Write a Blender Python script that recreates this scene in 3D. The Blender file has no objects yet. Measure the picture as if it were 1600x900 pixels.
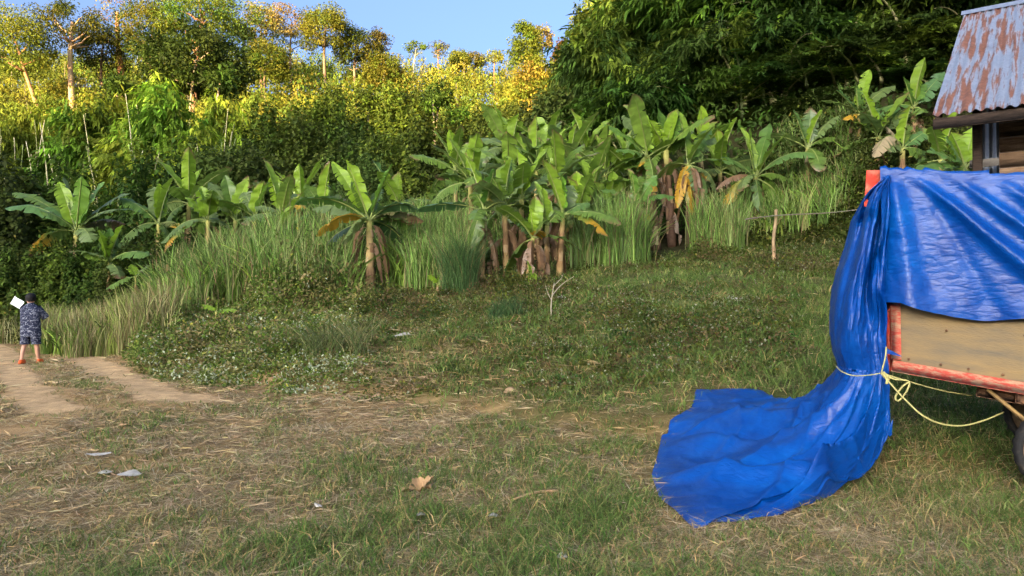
import bpy, math
import numpy as np
from mathutils import Vector, Matrix

C = bpy.context.scene.collection
R = math.radians
rng = np.random.default_rng(7)

# ------------------------------------------------------------------ camera, world, sun, exposure
F = 1142.0 / 1600.0                      # focal length over frame width
CAM = np.array([0.0, 0.0, 1.6]); PITCH = math.atan(15 / 1142.0)
cam_d = bpy.data.cameras.new('camera'); cam = bpy.data.objects.new('camera', cam_d); C.objects.link(cam)
cam_d.sensor_width = 36.0; cam_d.lens = 36.0 * F; cam_d.clip_start = 0.1; cam_d.clip_end = 3000
cam.location = CAM; cam.rotation_euler = (R(90) + PITCH, 0, 0)
sc = bpy.context.scene; sc.camera = cam

SUN_EL, SUN_AZ = R(10.0), R(24.0)          # sun stands behind the camera, a little to the left
sun_to = np.array([math.sin(SUN_AZ) * math.cos(SUN_EL), math.cos(SUN_AZ) * math.cos(SUN_EL), -math.sin(SUN_EL)])
w = bpy.data.worlds.new('World'); sc.world = w; w.use_nodes = True
nt = w.node_tree; bg = nt.nodes['Background']
sky = nt.nodes.new('ShaderNodeTexSky'); sky.sky_type = 'NISHITA'; sky.sun_disc = False
sky.sun_elevation = SUN_EL; sky.sun_rotation = math.atan2(-sun_to[0], -sun_to[1])
sky.air_density = 0.45; sky.dust_density = 10.0; sky.ozone_density = 2.2
nt.links.new(sky.outputs[0], bg.inputs[0]); bg.inputs[1].default_value = 0.15
sun_d = bpy.data.lights.new('sun', 'SUN'); sun_d.energy = 3.9; sun_d.angle = R(0.4); sun_d.color = (1.0, 0.70, 0.30)
sun = bpy.data.objects.new('sun', sun_d); C.objects.link(sun)
sun.rotation_euler = Vector(sun_to).to_track_quat('-Z', 'Y').to_euler(); sun.location = (0, -20, 60)
vs = sc.view_settings; vs.view_transform = 'Standard'; vs.look = 'None'; vs.gamma = 1.0; vs.exposure = 2.62
sc.cycles.max_bounces = 6; sc.cycles.diffuse_bounces = 4; sc.cycles.glossy_bounces = 2
sc.cycles.transmission_bounces = 3; sc.cycles.use_denoising = True; sc.cycles.denoising_prefilter = 'NONE'

# ------------------------------------------------------------------ helpers
def unit(a):
    a = np.asarray(a, float); return a / np.maximum(np.linalg.norm(a, axis=-1, keepdims=True), 1e-9)
def _hash(ix, iy, s):
    n = (ix * 374761393 + iy * 668265263 + s * 974634777) & 0x7fffffff
    n = ((n ^ (n >> 13)) * 1274126177) & 0x7fffffff
    return ((n ^ (n >> 16)) & 0xffff) / 65535.0
def vnoise(x, y, s=0):
    x = np.asarray(x, float); y = np.asarray(y, float)
    ix = np.floor(x).astype(np.int64); iy = np.floor(y).astype(np.int64)
    fx = x - ix; fy = y - iy; fx = fx * fx * (3 - 2 * fx); fy = fy * fy * (3 - 2 * fy)
    a = _hash(ix, iy, s); b = _hash(ix + 1, iy, s); c = _hash(ix, iy + 1, s); d = _hash(ix + 1, iy + 1, s)
    return (a + (b - a) * fx) * (1 - fy) + (c + (d - c) * fx) * fy
def fbm(x, y, s=0, o=4):
    t = 0; a = .5
    for k in range(o): t = t + a * vnoise(x, y, s + k); x = x * 2.03 + 5.1; y = y * 2.03 + 1.7; a *= .5
    return t / (1 - .5 ** o)
def sp(d, k): return k * np.logaddexp(0, np.asarray(d, float) / k)
def sstep(a, b, x): t = np.clip((x - a) / (b - a), 0, 1); return t * t * (3 - 2 * t)

def ray(px, py):                          # a pixel of the 1600x900 photograph -> world direction with unit depth
    u = (np.asarray(px, float) - 800) / 1142; v = (450 - np.asarray(py, float)) / 1142
    y = math.cos(PITCH) - v * math.sin(PITCH); z = math.sin(PITCH) + v * math.cos(PITCH)
    return np.stack([u / y, np.ones_like(u), z / y], -1)
def P(px, py, Y): return CAM + ray(px, py) * np.asarray(Y, float)[..., None]
def U(px): return (px - 800) / 1142.0

TOE_X = [-80, -30, -18, -14.5, -9, -5.9, -1.8, 1.0, 2.3, 3.6, 6, 10, 30]
TOE_Y = [60, 36, 30, 25, 17.5, 14.2, 11.4, 8.8, 7.4, 6.7, 6.3, 5.8, 4.5]
FR_X = [-12, -4, 1, 5, 9, 14, 25, 60]
FR_Y = [60, 50, 40, 33.5, 28.6, 24.0, 19, 16]
def H0(X, Y):
    X = np.asarray(X, float); Y = np.asarray(Y, float)
    d = Y - np.interp(X, TOE_X, TOE_Y)
    h = .15 * (sp(d, .7) - .7 * sp(d - 30, 3)) + .10 * sstep(-.25, .35, d) * (X > -12) + .09 * (sp(d, .8) - sp(d - 10, 1)) * sstep(-4, -8, X)
    f = np.interp(X, FR_X, FR_Y)
    e = (X - .078 * Y - .2) * 4.5                                   # the right hill is a spur: it ends on its left flank
    dd = -2.0 * np.logaddexp(-(Y - f) / 2.0, -e / 2.0)
    h = h + .72 * (sp(dd, 1.5) - sp(dd - 45, 4))
    k = np.interp(X, [-140, -60, -25, 10, 60], [1.12, 1.12, 1.0, .93, .8])
    h = h + k * .42 * (sp(Y - 62, 4) - sp(Y - 140, 7))
    h = h + 158 * np.exp(-((Y + 700) / 190.0) ** 2) * (.975 + .05 * fbm(X / 60, Y / 300, 3))  # unseen ridge behind the camera, shaped to keep low sun off the near ground
    return h
def H(X, Y):
    X = np.asarray(X, float); Y = np.asarray(Y, float)
    near = 1 - sstep(24, 40, np.abs(Y))
    d = Y - np.interp(X, TOE_X, TOE_Y)
    b = (fbm(X * .55, Y * .55, 11) - .5) * (.10 + .22 * sstep(0, 6, d)) + (fbm(X * 2.3, Y * 2.3, 17, 3) - .5) * .045
    return H0(X, Y) + b * near * sstep(1.5, 4, np.abs(Y) + np.abs(X) * .3) + (1 - near) * (fbm(X / 9, Y / 9, 5) - .5) * 2.0 * sstep(35, 60, np.abs(Y))
_ys = np.concatenate([np.arange(2, 40, .02), np.arange(40, 170, .1)])
def gp(px, py):                           # where the ray through a pixel meets the ground
    q = CAM + ray(np.full_like(_ys, px), np.full_like(_ys, py)) * _ys[:, None]
    k = np.argmax(H(q[:, 0], q[:, 1]) >= q[:, 2]); return q[k]

def mk_mesh(name, V, F4=None, F3=None, col=None, smooth=False):
    me = bpy.data.meshes.new(name); V = np.asarray(V, np.float32)
    F4 = np.zeros((0, 4), np.int32) if F4 is None else np.asarray(F4, np.int32).reshape(-1, 4)
    F3 = np.zeros((0, 3), np.int32) if F3 is None else np.asarray(F3, np.int32).reshape(-1, 3)
    me.vertices.add(len(V)); me.vertices.foreach_set('co', V.ravel())
    n4, n3 = len(F4), len(F3)
    me.loops.add(n4 * 4 + n3 * 3); me.loops.foreach_set('vertex_index', np.concatenate([F4.ravel(), F3.ravel()]))
    me.polygons.add(n4 + n3)
    me.polygons.foreach_set('loop_start', np.concatenate([np.arange(n4) * 4, n4 * 4 + np.arange(n3) * 3]).astype(np.int32))
    if smooth: me.polygons.foreach_set('use_smooth', np.ones(n4 + n3, bool))
    if col is not None:
        a = me.attributes.new('col', 'FLOAT_COLOR', 'POINT'); c = np.ones((len(V), 4), np.float32); c[:, :3] = col
        a.data.foreach_set('color', c.ravel())
    me.update(calc_edges=True); return me
def obj(name, me, mat=None, parent=None, loc=None):
    o = bpy.data.objects.new(name, me); C.objects.link(o)
    if mat is not None and len(me.materials) == 0: me.materials.append(mat)
    if parent is not None: o.parent = parent
    if loc is not None: o.location = loc
    return o
def tag(o, label, cat, group=None):
    o['label'] = label; o['category'] = cat
    if group: o['group'] = group
    return o
def thing(name, label, cat, loc=(0, 0, 0), rz=0, group=None):
    o = bpy.data.objects.new(name, None); C.objects.link(o); o.location = loc; o.rotation_euler = (0, 0, rz); o.empty_display_size = .2
    return tag(o, label, cat, group)

class MB:                                 # collects quads, tris and vertex colours into one mesh
    def __init__(s): s.V = []; s.Q = []; s.T = []; s.K = []; s.n = 0
    def add(s, V, Q=None, T=None, col=(1, 1, 1)):
        V = np.asarray(V, float); k = len(V)
        s.V.append(V); s.K.append(np.broadcast_to(np.asarray(col, float), (k, 3)))
        if Q is not None and len(Q): s.Q.append(np.asarray(Q).reshape(-1, 4) + s.n)
        if T is not None and len(T): s.T.append(np.asarray(T).reshape(-1, 3) + s.n)
        s.n += k; return s
    def mesh(s, name, smooth=False):
        return mk_mesh(name, np.concatenate(s.V), np.concatenate(s.Q) if s.Q else None, np.concatenate(s.T) if s.T else None, np.concatenate(s.K), smooth)
    def box(s, c, size, rot=None, col=(1, 1, 1), bev=0.0):
        sx, sy, sz = np.asarray(size, float) / 2
        if bev <= 0:
            v = np.array([[x, y, z] for z in (-sz, sz) for y in (-sy, sy) for x in (-sx, sx)])
            q = [[0, 2, 3, 1], [4, 5, 7, 6], [0, 1, 5, 4], [2, 6, 7, 3], [0, 4, 6, 2], [1, 3, 7, 5]]
            t = []
        else:
            v = []; 
            for z in (-1, 1):
                for y in (-1, 1):
                    for x in (-1, 1):
                        v += [[x * sx, y * (sy - bev), z * (sz - bev)], [x * (sx - bev), y * sy, z * (sz - bev)], [x * (sx - bev), y * (sy - bev), z * sz]]
            v = np.array(v); I = lambda x, y, z, k: 3 * (x + 2 * y + 4 * z) + k
            q = [[I(0,0,0,0), I(0,0,1,0), I(0,1,1,0), I(0,1,0,0)], [I(1,0,0,0), I(1,1,0,0), I(1,1,1,0), I(1,0,1,0)],
                 [I(0,0,0,1), I(1,0,0,1), I(1,0,1,1), I(0,0,1,1)], [I(0,1,0,1), I(0,1,1,1), I(1,1,1,1), I(1,1,0,1)],
                 [I(0,0,0,2), I(0,1,0,2), I(1,1,0,2), I(1,0,0,2)], [I(0,0,1,2), I(1,0,1,2), I(1,1,1,2), I(0,1,1,2)]]
            for a in (0, 1):
                for b in (0, 1):
                    q += [[I(0,a,b,1), I(1,a,b,1), I(1,a,b,2), I(0,a,b,2)], [I(a,0,b,0), I(a,1,b,0), I(a,1,b,2), I(a,0,b,2)], [I(a,b,0,0), I(a,b,1,0), I(a,b,1,1), I(a,b,0,1)]]
            t = [[I(x,y,z,0), I(x,y,z,1), I(x,y,z,2)] for x in (0,1) for y in (0,1) for z in (0,1)]
        if rot is not None: v = v @ np.asarray(rot).T
        return s.add(v + np.asarray(c, float), q, t, col)
    def tube(s, pts, rad, n=6, col=(1, 1, 1), caps=True, squash=1.0):
        pts = np.asarray(pts, float); m = len(pts); rad = np.broadcast_to(np.asarray(rad, float), (m,))
        t = unit(np.gradient(pts, axis=0)); ref = np.array([0, 0, 1.0]) if abs(t[0][2]) < .9 else np.array([1.0, 0, 0])
        V = []; a = np.arange(n) * 2 * math.pi / n; X = None
        for i in range(m):
            X = unit(np.cross(ref, t[i])) if X is None else unit(X - t[i] * X.dot(t[i])); Yv = np.cross(t[i], X)
            V.append(pts[i] + rad[i] * (np.cos(a)[:, None] * X + np.sin(a)[:, None] * Yv * squash))
        V = np.concatenate(V); i, j = np.meshgrid(np.arange(m - 1), np.arange(n), indexing='ij'); j2 = (j + 1) % n
        Q = np.stack([i * n + j, i * n + j2, (i + 1) * n + j2, (i + 1) * n + j], -1).reshape(-1, 4); T = []
        if caps:
            V = np.concatenate([V, pts[:1], pts[-1:]]); k = m * n
            T = [[k, (q + 1) % n, q] for q in range(n)] + [[k + 1, (m - 1) * n + q, (m - 1) * n + (q + 1) % n] for q in range(n)]
        c = np.asarray(col, float)
        if c.ndim == 2 and len(c) == m:
            c = np.repeat(c, n, 0); c = np.concatenate([c, c[:1], c[-1:]]) if caps else c
        return s.add(V, Q, T, c)
    def grid(s, G, col=(1, 1, 1)):
        G = np.asarray(G, float); a, b = G.shape[:2]
        i, j = np.meshgrid(np.arange(a - 1), np.arange(b - 1), indexing='ij')
        Q = np.stack([i * b + j, i * b + j + 1, (i + 1) * b + j + 1, (i + 1) * b + j], -1).reshape(-1, 4)
        c = np.asarray(col, float); c = c.reshape(-1, 3) if c.ndim == 3 else c
        return s.add(G.reshape(-1, 3), Q, None, c)
    def leaves(s, Pb, D, N, L, W, col, droop=.12):
        n = len(Pb); D = unit(D); S = unit(np.cross(D, N)); L = np.broadcast_to(L, (n,))[:, None]; W = np.broadcast_to(W, (n,))[:, None]
        M = Pb + D * L * .42; T = Pb + D * L - np.array([0, 0, 1.0]) * L * droop
        V = np.stack([Pb, M + S * W / 2, T, M - S * W / 2], 1).reshape(-1, 3)
        return s.add(V, np.arange(4 * n).reshape(-1, 4), None, np.repeat(np.broadcast_to(col, (n, 3)), 4, 0))
    def blades(s, Pb, az, h, wd, lean, col, droop=.3, seg=2, wobble=None):
        n = len(Pb); d = np.stack([np.cos(az), np.sin(az), 0 * az], -1); fa = az + (rng.uniform(-1.5, 1.5, n))
        S = np.stack([-np.sin(fa), np.cos(fa), 0 * az], -1); rows = []
        for k in range(seg + 1):
            q = k / seg; c = Pb + d * (h * lean * q ** 1.7)[:, None] + np.array([0, 0, 1.0]) * (h * (q - droop * q ** 3))[:, None]
            if k < seg:
                ww = (wd * (1 - .35 * q) / 2)[:, None]; rows += [c - S * ww, c + S * ww]
            else: rows += [c]
        m = 2 * seg + 1; V = np.stack(rows, 1).reshape(-1, 3); b = np.arange(n)[:, None] * m
        Q = np.concatenate([b + np.array([2 * k, 2 * k + 1, 2 * k + 3, 2 * k + 2]) for k in range(seg - 1)]) if seg > 1 else None
        T = b + np.array([2 * seg - 2, 2 * seg - 1, 2 * seg])
        return s.add(V, Q, T, np.repeat(np.broadcast_to(col, (n, 3)), m, 0))

# ------------------------------------------------------------------ materials
def new_mat(name):
    m = bpy.data.materials.new(name); m.use_nodes = True; t = m.node_tree; p = t.nodes['Principled BSDF']; return m, t, p
def nd(t, kind, **kw):
    n = t.nodes.new(kind)
    for k, v in kw.items():
        if k in n.inputs: n.inputs[k].default_value = v
        else: setattr(n, k, v)
    return n
def ramp(t, stops):
    r = t.nodes.new('ShaderNodeValToRGB'); e = r.color_ramp.elements
    while len(e) < len(stops): e.new(.5)
    for x, (p, c) in zip(e, stops): x.position = p; x.color = (*c, 1) if len(c) == 3 else c
    return r
def leaf_mat(name, trans=.35, rough=.5, spec=.35, noise=6.0, amount=.35, vary=0.0):
    m, t, p = new_mat(name); a = nd(t, 'ShaderNodeAttribute', attribute_name='col')
    tc = nd(t, 'ShaderNodeTexCoord'); nz = nd(t, 'ShaderNodeTexNoise', Scale=noise, Detail=2.0); t.links.new(tc.outputs['Object'], nz.inputs['Vector'])
    mr = nd(t, 'ShaderNodeMapRange'); mr.inputs['To Min'].default_value = 1 - amount; mr.inputs['To Max'].default_value = 1 + amount
    t.links.new(nz.outputs['Fac'], mr.inputs['Value'])
    mx = nd(t, 'ShaderNodeVectorMath', operation='SCALE'); t.links.new(a.outputs['Color'], mx.inputs[0]); t.links.new(mr.outputs[0], mx.inputs['Scale'])
    if vary > 0:                          # every plant has its own leaf colour
        oi = nd(t, 'ShaderNodeObjectInfo'); hs = nd(t, 'ShaderNodeHueSaturation'); rv_ = nd(t, 'ShaderNodeMapRange'); rv_.inputs['To Min'].default_value = 1 - vary; rv_.inputs['To Max'].default_value = 1 + vary * .8
        t.links.new(oi.outputs['Random'], rv_.inputs['Value']); t.links.new(rv_.outputs[0], hs.inputs['Value']); mh = nd(t, 'ShaderNodeMath', operation='MULTIPLY_ADD'); fr_ = nd(t, 'ShaderNodeMath', operation='FRACT'); m7 = nd(t, 'ShaderNodeMath', operation='MULTIPLY'); m7.inputs[1].default_value = 7.31
        t.links.new(oi.outputs['Random'], m7.inputs[0]); t.links.new(m7.outputs[0], fr_.inputs[0]); t.links.new(fr_.outputs[0], mh.inputs[0]); mh.inputs[1].default_value = .05; mh.inputs[2].default_value = .475; t.links.new(mh.outputs[0], hs.inputs['Hue']); t.links.new(mx.outputs[0], hs.inputs['Color']); mx = hs
    t.links.new(mx.outputs[0], p.inputs['Base Color']); p.inputs['Roughness'].default_value = rough; p.inputs['Specular IOR Level'].default_value = spec
    if trans > 0:
        tr = nd(t, 'ShaderNodeBsdfTranslucent'); t.links.new(mx.outputs[0], tr.inputs['Color'])
        ms = nd(t, 'ShaderNodeMixShader'); ms.inputs[0].default_value = trans
        t.links.new(p.outputs[0], ms.inputs[1]); t.links.new(tr.outputs[0], ms.inputs[2]); t.links.new(ms.outputs[0], t.nodes['Material Output'].inputs[0])
    return m
M_leaf = leaf_mat('foliage', .35, .65, .12, 1.2, .25, .45)
M_banana = leaf_mat('banana_leaf', .40, .38, .45, 9.0, .18)
M_grass = leaf_mat('grass_blade', .25, .6, .2, 3.0, .2)
M_bark = leaf_mat('bark', 0, .85, .15, 7.0, .45)
M_far = leaf_mat('far_foliage', .25, .7, .1, .25, .3)

def simple_mat(name, color, rough=.7, noise=None, col2=None, bump=0, bscale=40, spec=.3, stretch=(1, 1, 1), lo=.35, hi=.65):
    m, t, p = new_mat(name); p.inputs['Roughness'].default_value = rough; p.inputs['Specular IOR Level'].default_value = spec
    p.inputs['Base Color'].default_value = (*color, 1); tc = nd(t, 'ShaderNodeTexCoord'); mp = nd(t, 'ShaderNodeMapping'); mp.inputs['Scale'].default_value = stretch
    t.links.new(tc.outputs['Object'], mp.inputs[0])
    if noise:
        nz = nd(t, 'ShaderNodeTexNoise', Scale=noise, Detail=6.0, Roughness=.65); t.links.new(mp.outputs[0], nz.inputs['Vector'])
        r = ramp(t, [(lo, color), (hi, col2)]); t.links.new(nz.outputs['Fac'], r.inputs[0]); t.links.new(r.outputs[0], p.inputs['Base Color'])
    if bump:
        n2 = nd(t, 'ShaderNodeTexNoise', Scale=bscale, Detail=5.0); t.links.new(mp.outputs[0], n2.inputs['Vector'])
        b = nd(t, 'ShaderNodeBump', Strength=bump, Distance=.01); t.links.new(n2.outputs['Fac'], b.inputs['Height']); t.links.new(b.outputs[0], p.inputs['Normal'])
    return m
M_wood = simple_mat('weathered_wood', (.13, .075, .04), .85, 7, (.30, .20, .12), .5, 30, .15, (.6, 6, 6))
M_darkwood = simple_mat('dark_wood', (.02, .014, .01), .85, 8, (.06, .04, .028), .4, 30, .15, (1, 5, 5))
M_red = simple_mat('red_paint', (.62, .055, .03), .55, 11, (.55, .20, .12), .2, 60, .35, (1, 1, 1), .45, .72)
M_redworn = simple_mat('worn_red_paint', (.47, .07, .045), .75, 13, (.42, .24, .14), .35, 60, .2, (1, 3, 3), .44, .60)
M_ply = simple_mat('muddy_plywood', (.25, .17, .075), .8, 3.5, (.13, .11, .075), .35, 60, .2, (.5, 2, 2.6), .34, .70)
M_rust = simple_mat('rusty_steel', (.07, .035, .02), .8, 14, (.22, .11, .05), .4, 60, .3)
M_rubber = simple_mat('tyre_rubber', (.02, .019, .018), .8, 9, (.10, .08, .055), .4, 60, .25, lo=.5, hi=.8)
M_mud = simple_mat('mud_caked_rim', (.30, .21, .12), .85, 12, (.15, .10, .06), .5, 50, .15)
M_rope = simple_mat('yellow_twine', (.50, .45, .16), .6, 40, (.38, .34, .12), .3, 200, .3)
M_white = simple_mat('white_plastic', (.50, .47, .40), .6, 20, (.34, .30, .23), .2, 60, .4)
M_stone = simple_mat('stone', (.22, .15, .08), .9, 10, (.33, .23, .13), .6, 40, .1)

# ground
m, t, p = new_mat('soil_and_straw'); a = nd(t, 'ShaderNodeAttribute', attribute_name='col'); tc = nd(t, 'ShaderNodeTexCoord')
n1 = nd(t, 'ShaderNodeTexNoise', Scale=3.2, Detail=8.0, Roughness=.7); n2 = nd(t, 'ShaderNodeTexNoise', Scale=60.0, Detail=8.0, Roughness=.8)
for n in (n1, n2): t.links.new(tc.outputs['Object'], n.inputs['Vector'])
ad = nd(t, 'ShaderNodeMath', operation='ADD'); t.links.new(n1.outputs['Fac'], ad.inputs[0]); t.links.new(n2.outputs['Fac'], ad.inputs[1])
mr = nd(t, 'ShaderNodeMapRange'); mr.inputs['From Min'].default_value = .65; mr.inputs['From Max'].default_value = 1.35; mr.inputs['To Min'].default_value = .3; mr.inputs['To Max'].default_value = 1.55
t.links.new(ad.outputs[0], mr.inputs['Value'])
mx = nd(t, 'ShaderNodeVectorMath', operation='SCALE'); t.links.new(a.outputs['Color'], mx.inputs[0]); t.links.new(mr.outputs[0], mx.inputs['Scale'])
t.links.new(mx.outputs[0], p.inputs['Base Color']); p.inputs['Roughness'].default_value = .95; p.inputs['Specular IOR Level'].default_value = .1
b = nd(t, 'ShaderNodeBump', Strength=.7, Distance=.03); t.links.new(ad.outputs[0], b.inputs['Height']); t.links.new(b.outputs[0], p.inputs['Normal'])
M_ground = m

# tarpaulin
m, t, p = new_mat('blue_polythene'); tc = nd(t, 'ShaderNodeTexCoord')
n1 = nd(t, 'ShaderNodeTexNoise', Scale=2.5, Detail=7.0, Roughness=.7); t.links.new(tc.outputs['Object'], n1.inputs['Vector'])
r1 = ramp(t, [(.30, (.0005, .034, .20)), (.58, (.0005, .066, .31)), (.76, (.002, .098, .38)), (.90, (.05, .15, .38))]); t.links.new(n1.outputs['Fac'], r1.inputs[0])
n3 = nd(t, 'ShaderNodeTexNoise', Scale=17.0, Detail=6.0, Roughness=.75); t.links.new(tc.outputs['Object'], n3.inputs['Vector'])
r3 = ramp(t, [(.68, (0, 0, 0)), (.84, (.28, .28, .28))]); t.links.new(n3.outputs['Fac'], r3.inputs[0])
mxc = nd(t, 'ShaderNodeMix', data_type='RGBA'); t.links.new(r3.outputs[0], mxc.inputs['Factor']); t.links.new(r1.outputs[0], mxc.inputs[6]); mxc.inputs[7].default_value = (.26, .36, .62, 1)
t.links.new(mxc.outputs[2], p.inputs['Base Color']); p.inputs['Roughness'].default_value = .31; p.inputs['Specular IOR Level'].default_value = .30
mp = nd(t, 'ShaderNodeMapping'); mp.inputs['Scale'].default_value = (1, 1, 2.6); mp.inputs['Rotation'].default_value = (0, .25, .3); t.links.new(tc.outputs['Object'], mp.inputs[0])
nb = nd(t, 'ShaderNodeTexNoise', Scale=9.0, Detail=5.0, Roughness=.6, Distortion=.6); t.links.new(mp.outputs[0], nb.inputs['Vector'])
vb = nd(t, 'ShaderNodeTexVoronoi', feature='DISTANCE_TO_EDGE', Scale=7.0); t.links.new(mp.outputs[0], vb.inputs['Vector'])
rv = ramp(t, [(0, (0, 0, 0)), (.22, (1, 1, 1))]); t.links.new(vb.outputs['Distance'], rv.inputs[0])
am = nd(t, 'ShaderNodeMath', operation='MULTIPLY_ADD'); t.links.new(rv.outputs[0], am.inputs[0]); am.inputs[1].default_value = .22; t.links.new(nb.outputs['Fac'], am.inputs[2])
b = nd(t, 'ShaderNodeBump', Strength=.34, Distance=.022); t.links.new(am.outputs[0], b.inputs['Height']); t.links.new(b.outputs[0], p.inputs['Normal'])
tr = nd(t, 'ShaderNodeBsdfTranslucent'); t.links.new(mxc.outputs[2], tr.inputs['Color']); ms = nd(t, 'ShaderNodeMixShader'); ms.inputs[0].default_value = .12
t.links.new(p.outputs[0], ms.inputs[1]); t.links.new(tr.outputs[0], ms.inputs[2]); t.links.new(ms.outputs[0], t.nodes['Material Output'].inputs[0])
M_tarp = m

# corrugated iron, rusting in streaks along the slope
m, t, p = new_mat('rusting_corrugated_iron'); tc = nd(t, 'ShaderNodeTexCoord'); mp = nd(t, 'ShaderNodeMapping'); mp.inputs['Scale'].default_value = (7.0, .38, .38)
t.links.new(tc.outputs['Object'], mp.inputs[0]); n1 = nd(t, 'ShaderNodeTexNoise', Scale=1.6, Detail=7.0, Roughness=.62); t.links.new(mp.outputs[0], n1.inputs['Vector'])
at = nd(t, 'ShaderNodeAttribute', attribute_name='col'); ad = nd(t, 'ShaderNodeMath', operation='ADD'); t.links.new(n1.outputs['Fac'], ad.inputs[0])
sep = nd(t, 'ShaderNodeSeparateColor'); t.links.new(at.outputs['Color'], sep.inputs[0]); t.links.new(sep.outputs[0], ad.inputs[1])
rf = ramp(t, [(.60, (0, 0, 0)), (.67, (1, 1, 1))]); t.links.new(ad.outputs[0], rf.inputs[0])
n2 = nd(t, 'ShaderNodeTexNoise', Scale=12.0, Detail=5.0); t.links.new(tc.outputs['Object'], n2.inputs['Vector'])
rc = ramp(t, [(.3, (.09, .034, .019)), (.7, (.215, .085, .048))]); t.links.new(n2.outputs['Fac'], rc.inputs[0])
zc = ramp(t, [(.3, (.22, .25, .295)), (.7, (.34, .37, .42))]); t.links.new(n2.outputs['Fac'], zc.inputs[0])
mxc = nd(t, 'ShaderNodeMix', data_type='RGBA'); t.links.new(rf.outputs[0], mxc.inputs['Factor']); t.links.new(zc.outputs[0], mxc.inputs[6]); t.links.new(rc.outputs[0], mxc.inputs[7])
t.links.new(mxc.outputs[2], p.inputs['Base Color'])
mt = nd(t, 'ShaderNodeMapRange'); mt.inputs['To Min'].default_value = .45; mt.inputs['To Max'].default_value = 0; t.links.new(rf.outputs[0], mt.inputs['Value']); t.links.new(mt.outputs[0], p.inputs['Metallic'])
mt = nd(t, 'ShaderNodeMapRange'); mt.inputs['To Min'].default_value = .42; mt.inputs['To Max'].default_value = .9; t.links.new(rf.outputs[0], mt.inputs['Value']); t.links.new(mt.outputs[0], p.inputs['Roughness'])
M_iron = m
# ------------------------------------------------------------------ ground
def toe_d(X, Y): return Y - np.interp(X, TOE_X, TOE_Y)
def dist_poly(X, Y, pts):
    best = np.full(np.shape(X), 1e9)
    for a, b in zip(pts[:-1], pts[1:]):
        d = b - a; tt = np.clip(((X - a[0]) * d[0] + (Y - a[1]) * d[1]) / d.dot(d), 0, 1)
        best = np.minimum(best, np.hypot(X - a[0] - d[0] * tt, Y - a[1] - d[1] * tt))
    return best
TR_R = np.array([gp(*q)[:2] for q in ((-30, 519), (20, 522), (66, 531), (112, 555), (162, 576), (205, 599), (250, 620), (312, 624))])
TR_L = np.array([gp(*q)[:2] for q in ((-40, 530), (2, 545), (16, 577), (38, 603), (52, 618), (88, 640))])
def pathness(X, Y):
    n = (fbm(X * 1.1, Y * 1.1, 31) - .5) * .28 + (fbm(X * 4, Y * 4, 33, 3) - .5) * .26
    a = 1 - (dist_poly(X, Y, TR_R) + n) / .40; b = 1 - (dist_poly(X, Y, TR_L) + n) / .34
    return np.maximum(a, b)                # > 0 on the bare tracks
def greenness(X, Y):
    d = toe_d(X, Y)
    g = np.interp(X, [-8, -4, -1.5, 0.5, 2, 5], [.14, .20, .34, .58, .76, .92]) + .22 * sstep(.3, 1.5, d) + .15 * sstep(2, 5, d)
    g = g + (fbm(X * .45 + 3, Y * .45, 41) - .5) * 1.3 + (fbm(X * 1.7, Y * 1.7, 43, 3) - .5) * .9
    return np.clip(g, 0, 1)
def bareness(X, Y):
    d = toe_d(X, Y)
    return np.clip((fbm(X * .5 + 9, Y * .8, 51) + .13 * np.exp(-((d + .1) / .45) ** 2) * (X > -7) * (X < 2) - .58 - .14 * sstep(-2, 1.5, X) - .25 * sstep(.8, 2, d)) * 7, 0, 1)
def gcol(X, Y):
    g = greenness(X, Y)[..., None]; bn = bareness(X, Y)[..., None]; pa = sstep(-.25, .15, pathness(X, Y))[..., None]
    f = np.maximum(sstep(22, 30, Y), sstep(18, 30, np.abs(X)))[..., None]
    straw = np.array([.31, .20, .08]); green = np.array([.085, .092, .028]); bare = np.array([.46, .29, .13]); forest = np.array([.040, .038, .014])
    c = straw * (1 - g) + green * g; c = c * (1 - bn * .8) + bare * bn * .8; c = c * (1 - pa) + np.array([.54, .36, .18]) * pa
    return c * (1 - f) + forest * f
def axis(lo, a, b, hi, step, grow=1.12):
    m = list(np.arange(a, b + 1e-6, step)); s = step
    while m[-1] < hi: s = min(s * grow, 14); m.append(m[-1] + s)
    s = step
    while m[0] > lo: s = min(s * grow, 14); m.insert(0, m[0] - s)
    return np.array(m)
gx = axis(-1200, -13, 9, 1100, .165); gy = axis(-1000, 3.0, 24, 420, .165)
X, Y = np.meshgrid(gx, gy, indexing='ij'); MBg = MB()
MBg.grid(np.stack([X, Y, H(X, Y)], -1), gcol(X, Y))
g = obj('ground', MBg.mesh('ground', True), M_ground); g['kind'] = 'structure'; g['label'] = 'uneven ground of dry straw, soil and short grass rising to the forest'

# the two bare wheel tracks
def cells(x0, x1, y0, y1, st, keep, lift):
    xs = np.arange(x0, x1, st); ys = np.arange(y0, y1, st); X, Y = np.meshgrid(xs, ys, indexing='ij')
    ok = keep(X[:-1, :-1] + st / 2, Y[:-1, :-1] + st / 2); i, j = np.nonzero(ok); b = len(ys)
    Q = np.stack([i * b + j, (i + 1) * b + j, (i + 1) * b + j + 1, i * b + j + 1], -1)
    u, inv = np.unique(Q, return_inverse=True); Xf, Yf = X.ravel()[u], Y.ravel()[u]
    return np.stack([Xf, Yf, H(Xf, Yf) + lift], -1), inv.reshape(-1, 4)
V, Q = cells(-22, -4.5, 10, 31, .07, lambda x, y: pathness(x, y) > .08, .006)
pm = MB(); c = np.array([.54, .36, .18]) * (1 + .25 * (fbm(V[:, 0] * 2, V[:, 1] * 2, 61)[:, None] - .5)); pm.add(V, Q, None, c)
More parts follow.
